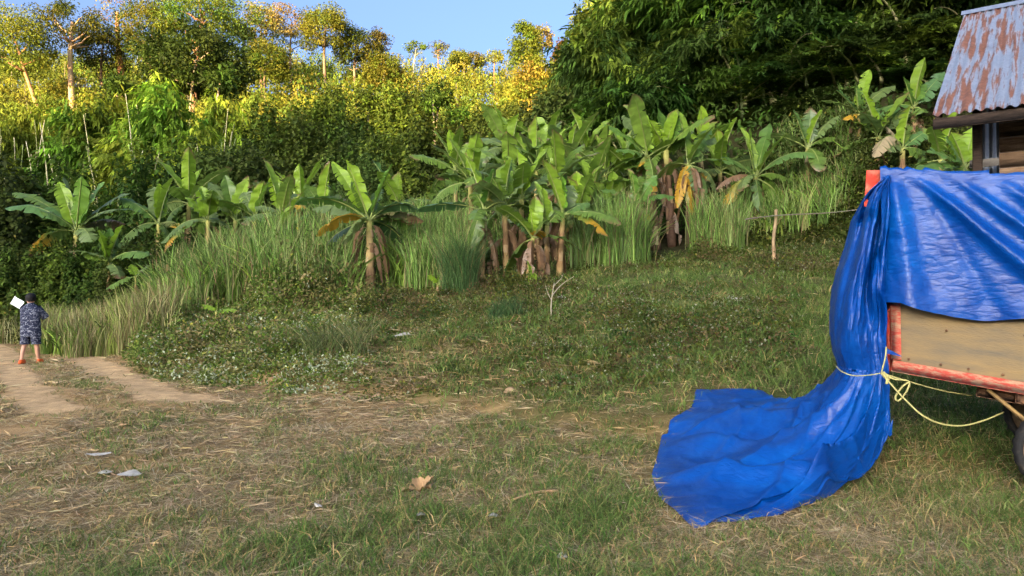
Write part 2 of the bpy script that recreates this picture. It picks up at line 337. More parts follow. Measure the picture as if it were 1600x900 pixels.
o = obj('path', pm.mesh('path', True), M_ground); o['kind'] = 'structure'; o['label'] = 'pale bare wheel tracks of the dirt path'

# ------------------------------------------------------------------ foliage prototypes
def pal(cols, n, jit=.25):
    c = np.asarray(cols, float)[rng.integers(0, len(cols), n)]
    return c * rng.uniform(1 - jit, 1 + jit, (n, 1)) * rng.uniform(.92, 1.08, (n, 3))
def rdir(n): return unit(rng.normal(size=(n, 3)))

def crown_mesh(name, Rx, Rz, nclump, per, cr, L, W, cols, flat=.6, lo=-.35, seed=0, shape=0.0, jit=.25):
    """clumped broadleaf crown centred on the origin; shape>0 narrows it to the top"""
    global rng; rng = np.random.default_rng(100 + seed); mb = MB()
    d = rdir(nclump * 3); d = d[d[:, 2] > lo][:nclump]; n = len(d)
    r = rng.uniform(.45, 1.0, n) ** .6 * rng.uniform(.8, 1.12, n)
    c = d * r[:, None] * np.array([Rx, Rx, Rz]); c[:, :2] *= (1 - shape * (c[:, 2:3] / Rz * .5 + .5))
    cc = pal(cols, n, .22); k = np.repeat(np.arange(n), per); s = cr * rng.uniform(.6, 1.35, n)[k][:, None]
    off = rng.normal(size=(n * per, 3)); off = off / np.maximum(1, np.linalg.norm(off, axis=1, keepdims=True) / 1.5)
    p = c[k] + off * s * np.array([1, 1, flat]) * .62
    dd = unit(off * .7 + rdir(n * per) * .7 + np.array([0, 0, -.25])); N = unit(off * .5 + rdir(n * per) * .7 + np.array([0, 0, .8]))
    mb.leaves(p, dd, N, L * rng.uniform(.6, 1.3, n * per), W * rng.uniform(.6, 1.3, n * per), cc[k] * rng.uniform(1 - jit, 1 + jit, (n * per, 1)))
    return mb.mesh(name)
def trunk_mesh(name, h, r, bend, cols, limbs=5, reach=2.5, fork=.55, seed=0, top=1.0):
    global rng; rng = np.random.default_rng(200 + seed); mb = MB()
    q = np.linspace(0, 1, 25); a = rng.uniform(0, 6.28); pts = np.stack([bend * q ** 2 * math.cos(a) + .12 * np.sin(q * 7), bend * q ** 2 * math.sin(a) + .1 * np.cos(q * 5), h * q], -1)
    mb.tube(pts, r * (1 - .62 * q) + r * .5 * np.exp(-q * 22), 8, pal(cols, 25, .2))
    for k in range(limbs):
        f = rng.uniform(fork, .97); b0 = pts[0] + (np.array([np.interp(f, q, pts[:, i]) for i in range(3)]) - pts[0]); az = k * 2.4 + rng.uniform(-.4, .4); l = reach * rng.uniform(.7, 1.2)
        u = np.linspace(0, 1, 5)[:, None]; d = np.array([math.cos(az), math.sin(az), rng.uniform(.35, 1.0) * top])
        lp = b0 + d * u * l + np.array([0, 0, .25 * l]) * u ** 2 + rng.normal(size=(5, 3)) * .06 * l * u
        mb.tube(lp, r * .38 * (1 - .8 * u[:, 0]), 5, pal(cols, 5, .2))
    return mb.mesh(name, True)
def bamboo_foliage(name, Rr, h, nspray, per, L, W, cols, seed, dome=True, low=.1):
    """plume of drooping bamboo sprays; origin at the foot of the clump"""
    global rng; rng = np.random.default_rng(300 + seed); mb = MB()
    nb = 26; az = rng.uniform(0, 6.28, nb); ln = rng.uniform(.3, 1.05, nb)         # arching culm tops
    b = rng.integers(0, nb, nspray); q = rng.beta(1.6, 1.1, nspray) * (1 - low) + low
    rad = Rr * ln[b] * q ** 1.5; z = h * (q - .42 * ln[b] * q ** 3) * (1.05 - .1 * ln[b])
    p = np.stack([rad * np.cos(az[b]), rad * np.sin(az[b]), z], -1) + rng.normal(size=(nspray, 3)) * np.array([.10, .10, .07]) * Rr
    tone = pal(cols, nb, .28)[b] * rng.uniform(.8, 1.2, (nspray, 1))
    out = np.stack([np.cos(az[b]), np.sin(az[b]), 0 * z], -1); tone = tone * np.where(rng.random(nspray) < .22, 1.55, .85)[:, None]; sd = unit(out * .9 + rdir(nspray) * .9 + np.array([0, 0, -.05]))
    k = np.repeat(np.arange(nspray), per); j = np.tile(np.arange(per), nspray)
    base = p[k] + sd[k] * (j[:, None] / per) * L * 1.5 + np.array([0, 0, -.25]) * ((j[:, None] / per) ** 2) * L
    dd = unit(sd[k] * .7 + rdir(len(k)) * .65 + np.array([0, 0, -.62])); N = unit(rdir(len(k)) * .6 + np.array([0, 0, 1.0]))
    mb.leaves(base, dd, N, L * rng.uniform(.6, 1.25, len(k)), W * rng.uniform(.7, 1.2, len(k)), tone[k] * rng.uniform(.75, 1.25, (len(k), 1)), .2)
    return mb.mesh(name)
def culm_mesh(name, h, r, reach, col, seed, droop=.25):
    global rng; rng = np.random.default_rng(400 + seed); mb = MB(); n = 13; q = np.linspace(0, 1, n); a = rng.uniform(0, 6.28)
    pts = np.stack([reach * q ** 2.2 * math.cos(a), reach * q ** 2.2 * math.sin(a), h * (q - droop * q ** 4)], -1)
    rr = r * (1 - .75 * q); c = np.asarray(col) * rng.uniform(.7, 1.25, (n, 1))
    mb.tube(pts, rr, 6, c)
    for i in range(1, n - 1): mb.tube(pts[i] + np.array([[0, 0, -.03], [0, 0, .03]]), [rr[i] * 1.22] * 2, 6, c[i] * .6, False)
    return mb.mesh(name, True)
def thicket_mesh(name, Rx, Rz, n, L, W, cols, seed, rough=.35, strips=0):
    """creeper-hung mound: leaves shingled over a lumpy dome, origin at the ground"""
    global rng; rng = np.random.default_rng(500 + seed); mb = MB(); az = rng.uniform(0, 6.28, n); el = np.arcsin(rng.uniform(-.05, 1, n))
    d = np.stack([np.cos(az) * np.cos(el), np.sin(az) * np.cos(el), np.sin(el)], -1)
    lump = fbm(az * 2.2 + 7 + seed, el * 3.2, 70 + seed, 3); fine = fbm(az * 6 + 3, el * 8, 80 + seed, 3)
    r = 1 + rough * (lump - .5) * 2 + .22 * (fine - .5) * 2 - rng.exponential(.07, n)
    p = d * r[:, None] * np.array([Rx, Rx, Rz]); tang = unit(np.array([0, 0, -.7]) + d * .6 + rdir(n) * .85)
    tone = pal(cols, n, .25) * (.72 + .56 * fbm(az * 3.1, el * 4.3, 90 + seed, 3))[:, None]
    mb.leaves(p, tang, unit(d + rdir(n) * .6 + np.array([0, 0, .4])), L * rng.uniform(.55, 1.3, n), W * rng.uniform(.6, 1.3, n), tone, .1)
    return mb.mesh(name)

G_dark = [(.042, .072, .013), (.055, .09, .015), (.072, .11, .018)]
G_mid = [(.075, .13, .016), (.10, .155, .019), (.125, .18, .022)]
G_bam = [(.15, .235, .02), (.19, .275, .025), (.23, .31, .03), (.11, .18, .02)]
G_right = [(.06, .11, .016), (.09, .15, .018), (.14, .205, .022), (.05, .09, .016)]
G_sun = [(.145, .185, .022), (.185, .195, .024), (.11, .165, .022), (.225, .205, .03)]
G_olive = [(.16, .185, .022), (.19, .20, .024), (.125, .155, .022)]
G_red = [(.24, .165, .05), (.25, .18, .055), (.19, .165, .045)]
BARK = [(.17, .12, .075), (.24, .17, .11)]; BARK_RED = [(.30, .16, .085), (.36, .19, .10)]; BARK_PALE = [(.36, .30, .20), (.28, .24, .17)]

# ------------------------------------------------------------------ sunlit hillside forest (one far mass)
rng = np.random.default_rng(21)
fm = MB(); cm = MB(); ncr = 0
for Yc in np.arange(66, 152, 4.2):
    for Xc in np.arange(-.80 * Yc, .34 * Yc + 6, 4.0):
        x = Xc + rng.uniform(-2, 2); y = Yc + rng.uniform(-2, 2)
        if x / y > .27: continue
        r = rng.uniform(1.9, 3.4); hh = rng.uniform(4.5, 8.0); z = float(H(x, y)); hh *= .84 if x / y < -.5 else 1.0; n = int(400 * (1.15 if Yc < 120 else .9))
        d = rdir(n); d[:, 2] = np.where(d[:, 2] < -.4, -d[:, 2], d[:, 2]); rr = rng.uniform(.72, 1.06, n)
        lumps = 1 + .6 * (vnoise(d[:, 0] * 2.4 + x, d[:, 2] * 2.4 + y, 5) - .5) * 2
        p = np.array([x, y, z + hh * .55]) + d * (rr * lumps)[:, None] * np.array([r, r, hh * .52])
        sel = rng.random(); cols = G_sun if sel < .70 else (G_olive if sel < .90 else G_mid)
        tone = np.asarray(cols)[rng.integers(0, len(cols))] * rng.uniform(.8, 1.2)
        fm.leaves(p, unit(rdir(n) * .8 + np.array([0, 0, -.5])), unit(d * 1.4 + rdir(n) * .5 + np.array([0, 0, .4])), rng.uniform(.28, .62, n), rng.uniform(.14, .30, n), tone * rng.uniform(.82, 1.18, (n, 1)))
        for _ in range(rng.integers(0, 3) if rng.random() < .16 else 0):
            qx = x + rng.uniform(-2, 2); qy = y - rng.uniform(.8, 2.4); zt = float(H(qx, qy)); l = rng.uniform(4.5, 8); ln = rng.normal(size=2) * .35
            cm.tube([[qx, qy, zt - .3], [qx + ln[0] * .4, qy + ln[1] * .4, zt + l * .5], [qx + ln[0], qy + ln[1], zt + l]], [.06, .05, .03], 4, pal(BARK_PALE, 1)[0], False)
o = obj('hillside_forest', fm.mesh('hillside_forest'), M_far); o['kind'] = 'stuff'; tag(o, 'bamboo and tree canopy massed over the hillside in low golden sun', 'forest')
o2 = obj('bamboo_stems', cm.mesh('bamboo_stems'), M_bark, o)

# shaded undergrowth that carpets the foot of the hills
um = MB(); rng = np.random.default_rng(22); n = 120000
yy = rng.uniform(26, 66, n); xx = rng.uniform(-.8, .78, n) * yy
ok = (H0(xx, yy) > .9) & ~((xx > -9) & (yy < 29.5)); xx, yy = xx[ok], yy[ok]; n = len(xx)
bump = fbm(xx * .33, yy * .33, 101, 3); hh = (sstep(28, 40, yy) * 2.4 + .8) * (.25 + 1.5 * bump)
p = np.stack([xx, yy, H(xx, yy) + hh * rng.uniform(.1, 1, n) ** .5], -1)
tone = pal(G_dark + G_mid[:1], n, .3) * (.45 + 1.0 * fbm(xx * .5, yy * .5, 103, 3))[:, None]  # darker leaf tones supply the shade in gaps between the plumes
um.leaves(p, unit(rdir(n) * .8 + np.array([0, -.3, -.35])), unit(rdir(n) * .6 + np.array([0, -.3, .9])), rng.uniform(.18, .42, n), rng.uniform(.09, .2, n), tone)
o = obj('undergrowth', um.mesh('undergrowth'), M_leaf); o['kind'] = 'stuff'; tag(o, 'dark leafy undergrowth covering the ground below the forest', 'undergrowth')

# ------------------------------------------------------------------ individual trees
def top_at(px, py, Y): return P(px, py, np.array(float(Y)))
def tree(name, label, cat, cx, cy, Y, rx, rz, crown_me, trunk, group=None, trunk_top=None, bx=None, matc=None, lean=0):
    """crown centre at a photo position and depth, trunk down to the terrain"""
    while top_at(cx, cy, Y)[2] - float(H(*top_at(cx, cy, Y)[:2])) < rz * .6 and Y > 30: Y -= 1.0
    c = top_at(cx, cy, Y); b = c if bx is None else top_at(bx, cy, Y); z0 = float(H(b[0], b[1])) - .25
    t = thing(name, label, cat, (b[0], b[1], z0), 0, group)
    if trunk is not None:
        r, cols, limbs, seed = trunk; h = c[2] - z0 + rz * (.25 if trunk_top is None else trunk_top)
        me = trunk_mesh('trunk', h, r, 0.0, cols, limbs, rx * .5, min(.85, max(.3, 1 - 1.6 * rz / h)), seed, .6)
        if bx is not None:
            co = np.empty(len(me.vertices) * 3, np.float32); me.vertices.foreach_get('co', co); co = co.reshape(-1, 3)
            co[:, 0] += (c[0] - b[0]) * (co[:, 2] / h) ** 1.4; me.vertices.foreach_set('co', co.ravel())
        obj('trunk', me, M_bark, t)
    if crown_me is not None:
        o = obj('crown', crown_me, matc or M_leaf, t); o.location = (c[0] - b[0], 0, c[2] - z0); o.rotation_euler = (0, 0, rng.uniform(0, 6.28))
    return t
def ck(seed, rx, rz, n, per, cr, cols, flat=.55, lo=-.4, shape=0.0, L=.35, W=.19): return crown_mesh('crown', rx, rz * 1.15, int(n * 1.25), int(per * 1.15), cr, L, W, cols, min(.8, flat + .12), lo - .3, seed, shape)
Y1 = 104
TREES = [  # label, category, cx, cy, Y, rx, rz, crown, trunk
 ('dense dark green tree at the far left edge, rounded crown above the sunlit bamboo', 22, 72, 98, 5.2, 4.2, ck(11, 5.2, 4.2, 95, 90, 1.5, G_olive, .5), (.38, BARK_RED, 5, 11), 68),
 ('tall tree with bare pale orange trunk and open layered crown, far left', 112, 42, 102, 5.6, 2.6, ck(12, 5.6, 2.6, 36, 90, 1.4, G_olive + G_sun[2:3], .38), (.55, [(.50, .34, .20), (.44, .30, .18)], 9, 12), None),
 ('nearly bare reddish forked tree rising between two leafy crowns', 182, 30, 108, 3.4, 4.2, ck(13, 3.4, 4.2, 16, 50, 1.0, G_red, .5), (.62, BARK_RED, 8, 13), 193),
 ('yellow green tree with billowing crown right of the reddish forked trunk', 238, 52, 106, 5.0, 4.6, ck(14, 5.0, 4.6, 80, 90, 1.4, G_sun, .5), (.4, BARK, 5, 14), None),
 ('biggest hilltop tree, broad umbrella crown touching the top of the picture', 318, 30, 104, 7.0, 4.2, ck(15, 7.0, 4.2, 95, 100, 1.6, G_sun[:3] + G_olive, .40, -.15), (.55, BARK_RED, 8, 15), 300),
 ('dark shaded tree with leaning forked stem in front of the sunlit giants', 305, 100, 66, 5.2, 3.1, ck(16, 5.2, 3.1, 95, 100, 1.15, G_dark, .42, -.45), (.20, BARK_PALE, 7, 16), 292),
 ('rusty brown tree beside the gap of sky left of the central hill', 408, 42, 112, 3.2, 3.6, ck(17, 3.2, 3.6, 42, 70, 1.1, G_red + G_olive[:1], .5), (.3, BARK, 5, 17), None),
 ('thin brown feathery crown on the crest between rusty and green domes', 455, 42, 116, 4.2, 2.9, ck(18, 4.2, 2.9, 40, 70, 1.1, G_red, .4), (.3, BARK, 6, 18), None),
 ('olive domed tree crowning the central hill where the crest drops', 508, 48, 114, 4.0, 3.6, ck(19, 4.0, 3.6, 70, 90, 1.2, G_sun[2:3] + G_olive, .55), (.35, BARK, 5, 19), None),
 ('bushy yellow tree on the falling crest right of the olive dome', 555, 75, 118, 3.8, 3.0, ck(20, 3.8, 3.0, 60, 80, 1.2, G_sun, .55), (.3, BARK, 4, 20), None),
 ('lone brown tree with see-through two-tier crown standing against the sky', 588, 70, 122, 2.1, 2.6, ck(21, 2.1, 2.6, 26, 70, .75, G_red[2:] + G_olive[2:], .6), (.2, BARK, 6, 21), None),
 ('small umbrella tree on a thin curved stem, left of the tall thin one', 650, 75, 126, 1.7, 1.0, ck(22, 1.9, .9, 15, 42, .6, G_olive[2:], .45, -.2), (.15, BARK_PALE, 4, 22), 644),
 ('tallest thin tree on the skyline, long bare stem and small ragged tuft', 684, 78, 120, 1.35, 1.4, ck(23, 1.6, 1.3, 13, 36, .55, G_olive[2:] + [(.12, .12, .09)], .5), (.17, BARK_RED, 5, 23), 688),
 ('low dark conical tree on the crest right of the tall thin stem', 718, 98, 126, 2.0, 2.0, ck(24, 2.0, 2.0, 36, 80, .7, G_olive[2:], .6, -.5, .4), (.2, BARK, 3, 24), None),
 ('small brownish tree on the crest left of the tufted short tree', 742, 93, 128, 1.7, 1.2, ck(25, 1.7, 1.2, 22, 60, .6, G_red[2:] + G_olive[:1], .5), (.15, BARK, 3, 25), None),
 ('short tufted tree on a pale stem near the dip of the skyline', 773, 90, 124, 1.2, 1.2, ck(26, 1.5, 1.2, 16, 45, .6, G_olive, .6), (.16, BARK_RED, 3, 26), None),
 ('tall creeper-hung green tree at the dip where both hills meet', 822, 72, 104, 2.5, 3.3, ck(27, 2.5, 3.3, 56, 90, .8, G_olive + G_sun[2:3], .7, -.6, .3), (.3, BARK, 5, 27), None),
 ('wispy reddish tree peeking out behind the creeper-hung one', 848, 58, 110, 1.5, 1.8, ck(28, 1.5, 1.8, 20, 60, .6, G_red, .6), (.2, BARK, 4, 28), None),
 ('small orange conical tree at the notch of the two hills', 879, 88, 100, 1.5, 1.7, ck(29, 1.5, 1.7, 30, 80, .6, [(.22, .13, .03), (.19, .12, .025)], .6, -.6, .4), (.16, BARK, 3, 29), None),
 ('yellow green spire-like tree against the shaded right hill', 908, 72, 88, 2.2, 3.6, ck(30, 2.2, 3.6, 56, 90, .75, G_sun[2:3] + G_olive, .7, -.7, .5), (.22, BARK, 4, 30), None),
 ('golden tree glimpsed between dark crowns at the top of the right hill', 972, 8, 96, 2.0, 4.6, ck(31, 2.0, 4.6, 40, 80, .8, [(.30, .20, .02), (.26, .18, .02)], .7, -.8), (.2, BARK, 3, 31), None),  # gold of the low sun is put into the leaf colour here
 ('golden bushy tree low on the sunlit slope beside the dark right hill', 838, 140, 86, 2.9, 3.4, ck(32, 2.9, 3.4, 60, 90, 1.0, G_sun, .6), (.25, BARK, 3, 32), None),
 ('pale yellow tree on the sunlit slope below the lone brown crown', 600, 118, 108, 3.0, 3.0, ck(33, 3.0, 3.0, 60, 80, 1.0, G_sun, .6), (.25, BARK_PALE, 4, 33), None),
 ('yellow green tree on the slope beneath the rusty brown one', 415, 98, 104, 3.4, 3.0, ck(34, 3.4, 3.0, 64, 80, 1.0, G_sun, .55), (.25, BARK, 4, 34), None),
 ('dark shadowed tree standing behind the tall pale trunk', 160, 78, 108, 4.2, 4.2, ck(35, 4.2, 4.2, 60, 90, 1.3, G_olive[2:] + G_dark[2:], .5), (.3, BARK, 4, 35), None),
]
for lab, cx, cy, Yt, rx, rz, cme, tk, bx in TREES:
    tree('tree', lab, 'tree', cx, cy, Yt, rx, rz, cme, tk, 'single trees rising from the hills', bx=bx, matc=M_leaf)

# slender bare trunks standing in the shaded middle wood
for k, (lab, px, py0, py1, Yt, ln) in enumerate([
  ('slender pale trunk left of a close pair in the dark central wood', 674, 235, 150, 58, .3), ('thicker pale trunk of the close pair in the dark central wood', 684, 240, 158, 57, -.2),
  ('slender pale trunk far right in the central wood, beside the golden slope', 706, 240, 190, 56, .2), ('leaning pale trunk in front of the dark shaded tree', 303, 205, 130, 50, .9),
  ('pale trunk rising through the bamboo between two leaf plumes', 195, 215, 140, 52, -.3), ('thin pale trunk with twin stem in the shaded bamboo at left', 183, 225, 150, 53, .25),
  ('slim pale trunk at the left of the central wood', 572, 210, 165, 58, .1), ('slim pale trunk in the gap of golden slope', 648, 225, 160, 60, -.1)]):
    b = top_at(px, py0, Yt); tp = top_at(px, py1, Yt); z0 = float(H(b[0], b[1])) - .2
    t = thing('slender_tree', lab, 'tree', (b[0], b[1], z0), 0, 'slender trunks in the shaded wood')
    hgt = tp[2] - z0; q = np.linspace(0, 1, 8); mb = MB(); mb.tube(np.stack([ln * q ** 1.5 * 2, 0 * q, hgt * q], -1), .13 * (1 - .5 * q), 6, pal(BARK_PALE, 8, .2)); obj('trunk', mb.mesh('trunk', True), M_bark, t)
    o = obj('crown', ck(60 + k, 1.0, 1.1, 12, 50, .45, G_dark + G_mid[:1], .6, L=.32, W=.16), M_leaf, t); o.location = (ln * 2, 0, hgt)

# ------------------------------------------------------------------ bamboo
BL = [bamboo_foliage('foliage', 2.3, 10.5, 1050, 7, .52, .15, G_bam, s, low=.22) for s in (1, 2, 3)]
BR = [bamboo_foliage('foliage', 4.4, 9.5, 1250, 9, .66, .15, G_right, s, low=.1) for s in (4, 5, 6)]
CU = [culm_mesh('culm', 10.5, .075, .7, c, s, .06) for s, c in enumerate([(.36, .37, .15), (.50, .45, .23), (.28, .34, .11), (.58, .52, .31)])]
CUR = [culm_mesh('culm', 9.5, .085, 2.8, c, 10 + s, .4) for s, c in enumerate([(.20, .20, .08), (.30, .27, .13), (.13, .16, .06)])]
def bamboo(label, px, ptop, Y, fol, cul, h0, group, sc_r=1.0, nc=8, base_z=None, spread=1.1):
    if base_z is not None: Y = max(gp(px, ptop + 225 * base_z)[1] + .3, 36.5 - .012 * max(0, px - 1040))   # rooted where the slope lies under the plume
    c = top_at(px, ptop, Y); z0 = float(H(c[0], c[1])) - .2; s = (c[2] - z0) / h0
    t = thing('bamboo_clump', label, 'bamboo', (c[0], c[1], z0), 0, group)
    o = obj('foliage', fol, M_leaf, t); o.scale = (sc_r, sc_r, s); o.rotation_euler = (0, 0, rng.uniform(0, 6.28))
    for k in range(nc):
        u = obj('culm', cul[rng.integers(0, len(cul))], M_bark, t); a = rng.uniform(3.3, 6.1); r = rng.uniform(.8, spread * 2.3) * sc_r
        u.location = (r * math.cos(a), r * math.sin(a), 0); u.rotation_euler = (0, 0, rng.uniform(0, 6.28)); u.scale = (1, 1, s * rng.uniform(.58, .86))
    return t
rng = np.random.default_rng(31); GL = 'bamboo clumps in the shade at left'
for k, (lab, px, pt, Yb, sr, nc) in enumerate([
  ('sparse bamboo clump with bare straight culms at the far left edge', 12, 165, 50, .8, 16), ('bamboo clump of pale bare culms second from the left edge', 58, 160, 51, .8, 14),
  ('leafy bamboo clump below the tall pale trunked tree', 118, 158, 49, 1.0, 8), ('broad leafy bamboo clump right behind the big left banana plant', 152, 135, 50, 1.15, 7),
  ('bamboo clump with a dense knot of pale culms in front of the golden slope', 192, 140, 53, .8, 16), ('bright leafy bamboo plume just left of the dark shaded tree', 245, 112, 49, 1.0, 8),
  ('tallest bright bamboo plume, its tip overlapping the dark shaded tree', 268, 118, 47, 1.05, 8), ('drooping bamboo plume right of the leaning pale trunk', 352, 138, 49, .9, 9),
  ('low bamboo clump hanging over the banana leaves under the leaning trunk', 312, 190, 44, .9, 7), ('low bamboo clump with hanging leaves behind the brown-tipped banana leaf', 205, 205, 43, 1.0, 7)]):
    bamboo(lab, px, pt, Yb, BL[k % 3], CU, 9.6, GL, sr, nc + 2)
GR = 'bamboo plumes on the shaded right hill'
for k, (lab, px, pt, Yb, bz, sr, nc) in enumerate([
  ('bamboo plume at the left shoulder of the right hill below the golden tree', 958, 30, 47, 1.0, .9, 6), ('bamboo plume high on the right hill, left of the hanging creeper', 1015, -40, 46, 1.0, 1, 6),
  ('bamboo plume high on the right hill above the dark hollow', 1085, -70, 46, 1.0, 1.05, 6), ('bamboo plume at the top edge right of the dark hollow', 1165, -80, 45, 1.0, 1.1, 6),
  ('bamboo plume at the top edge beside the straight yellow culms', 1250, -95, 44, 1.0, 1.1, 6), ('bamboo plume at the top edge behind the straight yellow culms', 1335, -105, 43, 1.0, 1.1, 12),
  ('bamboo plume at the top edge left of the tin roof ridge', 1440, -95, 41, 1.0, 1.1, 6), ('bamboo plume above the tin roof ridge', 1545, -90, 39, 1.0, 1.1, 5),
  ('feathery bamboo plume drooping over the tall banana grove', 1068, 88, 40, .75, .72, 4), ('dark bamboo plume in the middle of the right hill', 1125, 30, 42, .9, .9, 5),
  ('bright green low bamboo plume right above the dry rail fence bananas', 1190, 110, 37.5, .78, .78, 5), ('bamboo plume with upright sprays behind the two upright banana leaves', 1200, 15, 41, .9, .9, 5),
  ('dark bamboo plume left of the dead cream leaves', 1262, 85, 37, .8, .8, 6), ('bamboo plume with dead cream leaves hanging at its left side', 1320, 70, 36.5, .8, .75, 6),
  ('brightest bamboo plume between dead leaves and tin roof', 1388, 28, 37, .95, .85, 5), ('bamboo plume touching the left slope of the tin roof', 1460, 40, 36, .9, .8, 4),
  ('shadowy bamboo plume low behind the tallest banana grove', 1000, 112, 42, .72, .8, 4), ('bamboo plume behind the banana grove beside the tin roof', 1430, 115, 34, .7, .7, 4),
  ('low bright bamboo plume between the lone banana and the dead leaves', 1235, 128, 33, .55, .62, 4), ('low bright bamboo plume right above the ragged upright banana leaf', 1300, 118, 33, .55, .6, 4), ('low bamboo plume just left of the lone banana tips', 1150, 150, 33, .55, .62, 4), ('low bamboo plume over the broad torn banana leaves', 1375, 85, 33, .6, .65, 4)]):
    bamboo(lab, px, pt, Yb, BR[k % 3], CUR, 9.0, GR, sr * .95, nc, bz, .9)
# yellow straight culms that stand out on the right hill
for k, (px, y0, y1, lab) in enumerate([(1297, 50, -20, 'left one of the straight yellow culms on the right hill'), (1309, 70, -30, 'thickest straight yellow culm on the right hill'), (1380, 30, -25, 'straight yellow culm right of the thickest one, near the top edge'), (1343, 45, 5, 'short straight yellow culm between two plumes')]):
    b = top_at(px, y0 + 60, 39); tp = top_at(px + 2, y1, 39); mb = MB(); q = np.linspace(0, 1, 9)[:, None]; mb.tube(b + (tp - b) * q - b, .07 - .02 * q[:, 0], 6, pal([(.40, .34, .14), (.46, .38, .18)], 9, .15))
    z0 = float(H(b[0], b[1])); mb.tube([[0, 0, min(0, z0 - b[2])], [0, 0, .05]], [.07, .07], 6, (.34, .3, .13)); o = obj('bamboo_culm', mb.mesh('bamboo_culm', True), M_bark, None, b); tag(o, lab, 'bamboo', 'straight yellow culms')

# ------------------------------------------------------------------ creeper-hung thickets and shaded trees
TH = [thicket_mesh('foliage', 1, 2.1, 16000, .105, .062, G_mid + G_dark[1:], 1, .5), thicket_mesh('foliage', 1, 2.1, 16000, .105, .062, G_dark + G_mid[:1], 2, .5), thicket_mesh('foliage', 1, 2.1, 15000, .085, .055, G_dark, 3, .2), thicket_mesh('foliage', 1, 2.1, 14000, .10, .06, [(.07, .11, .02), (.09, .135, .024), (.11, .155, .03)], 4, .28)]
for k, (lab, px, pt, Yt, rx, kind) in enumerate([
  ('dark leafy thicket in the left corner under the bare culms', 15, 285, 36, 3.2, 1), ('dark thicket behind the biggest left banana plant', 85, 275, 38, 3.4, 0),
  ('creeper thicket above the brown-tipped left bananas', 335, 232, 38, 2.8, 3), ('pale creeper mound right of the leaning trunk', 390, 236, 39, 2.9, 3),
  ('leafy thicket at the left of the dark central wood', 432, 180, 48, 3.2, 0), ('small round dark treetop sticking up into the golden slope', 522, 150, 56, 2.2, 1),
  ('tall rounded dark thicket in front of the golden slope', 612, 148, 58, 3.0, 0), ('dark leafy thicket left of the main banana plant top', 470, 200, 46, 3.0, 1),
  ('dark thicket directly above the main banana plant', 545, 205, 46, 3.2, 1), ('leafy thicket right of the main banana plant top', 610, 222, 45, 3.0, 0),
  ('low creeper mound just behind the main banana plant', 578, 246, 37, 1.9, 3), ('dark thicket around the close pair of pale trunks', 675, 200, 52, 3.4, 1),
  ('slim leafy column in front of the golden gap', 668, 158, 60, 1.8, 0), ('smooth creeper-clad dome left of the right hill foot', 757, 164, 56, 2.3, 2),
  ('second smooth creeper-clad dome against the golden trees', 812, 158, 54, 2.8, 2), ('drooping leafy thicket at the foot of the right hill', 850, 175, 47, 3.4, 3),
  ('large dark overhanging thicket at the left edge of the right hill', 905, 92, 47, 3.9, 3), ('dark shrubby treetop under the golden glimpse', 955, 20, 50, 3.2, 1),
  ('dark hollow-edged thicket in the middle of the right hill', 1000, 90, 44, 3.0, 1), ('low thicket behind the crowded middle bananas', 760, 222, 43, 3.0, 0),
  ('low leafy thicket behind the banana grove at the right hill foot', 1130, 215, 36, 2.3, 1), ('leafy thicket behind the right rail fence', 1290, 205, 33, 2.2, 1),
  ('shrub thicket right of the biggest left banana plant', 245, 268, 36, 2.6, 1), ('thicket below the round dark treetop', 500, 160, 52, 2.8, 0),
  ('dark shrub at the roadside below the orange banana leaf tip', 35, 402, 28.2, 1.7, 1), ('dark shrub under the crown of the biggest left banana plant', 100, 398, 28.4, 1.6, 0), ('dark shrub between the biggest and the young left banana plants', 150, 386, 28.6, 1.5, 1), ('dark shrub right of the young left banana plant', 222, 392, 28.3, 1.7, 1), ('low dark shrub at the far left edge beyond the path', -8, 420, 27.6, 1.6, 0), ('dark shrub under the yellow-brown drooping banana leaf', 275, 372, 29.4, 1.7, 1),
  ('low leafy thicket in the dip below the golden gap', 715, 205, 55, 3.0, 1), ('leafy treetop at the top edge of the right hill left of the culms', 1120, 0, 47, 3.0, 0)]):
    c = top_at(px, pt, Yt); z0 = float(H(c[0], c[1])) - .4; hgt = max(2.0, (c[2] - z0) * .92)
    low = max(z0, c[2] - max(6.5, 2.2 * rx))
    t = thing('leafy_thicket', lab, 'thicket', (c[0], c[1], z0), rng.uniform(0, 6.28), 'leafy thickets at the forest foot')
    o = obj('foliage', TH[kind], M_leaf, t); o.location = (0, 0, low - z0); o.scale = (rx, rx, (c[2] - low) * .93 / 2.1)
    mb = MB(); mb.tube([[0, 0, 0], [.1, .05, (c[2] - z0) * .4], [-.05, 0, (c[2] - z0) * .8]], [.16, .12, .05], 6, pal(BARK, 3)); obj('stem', mb.mesh('stem', True), M_bark, t)
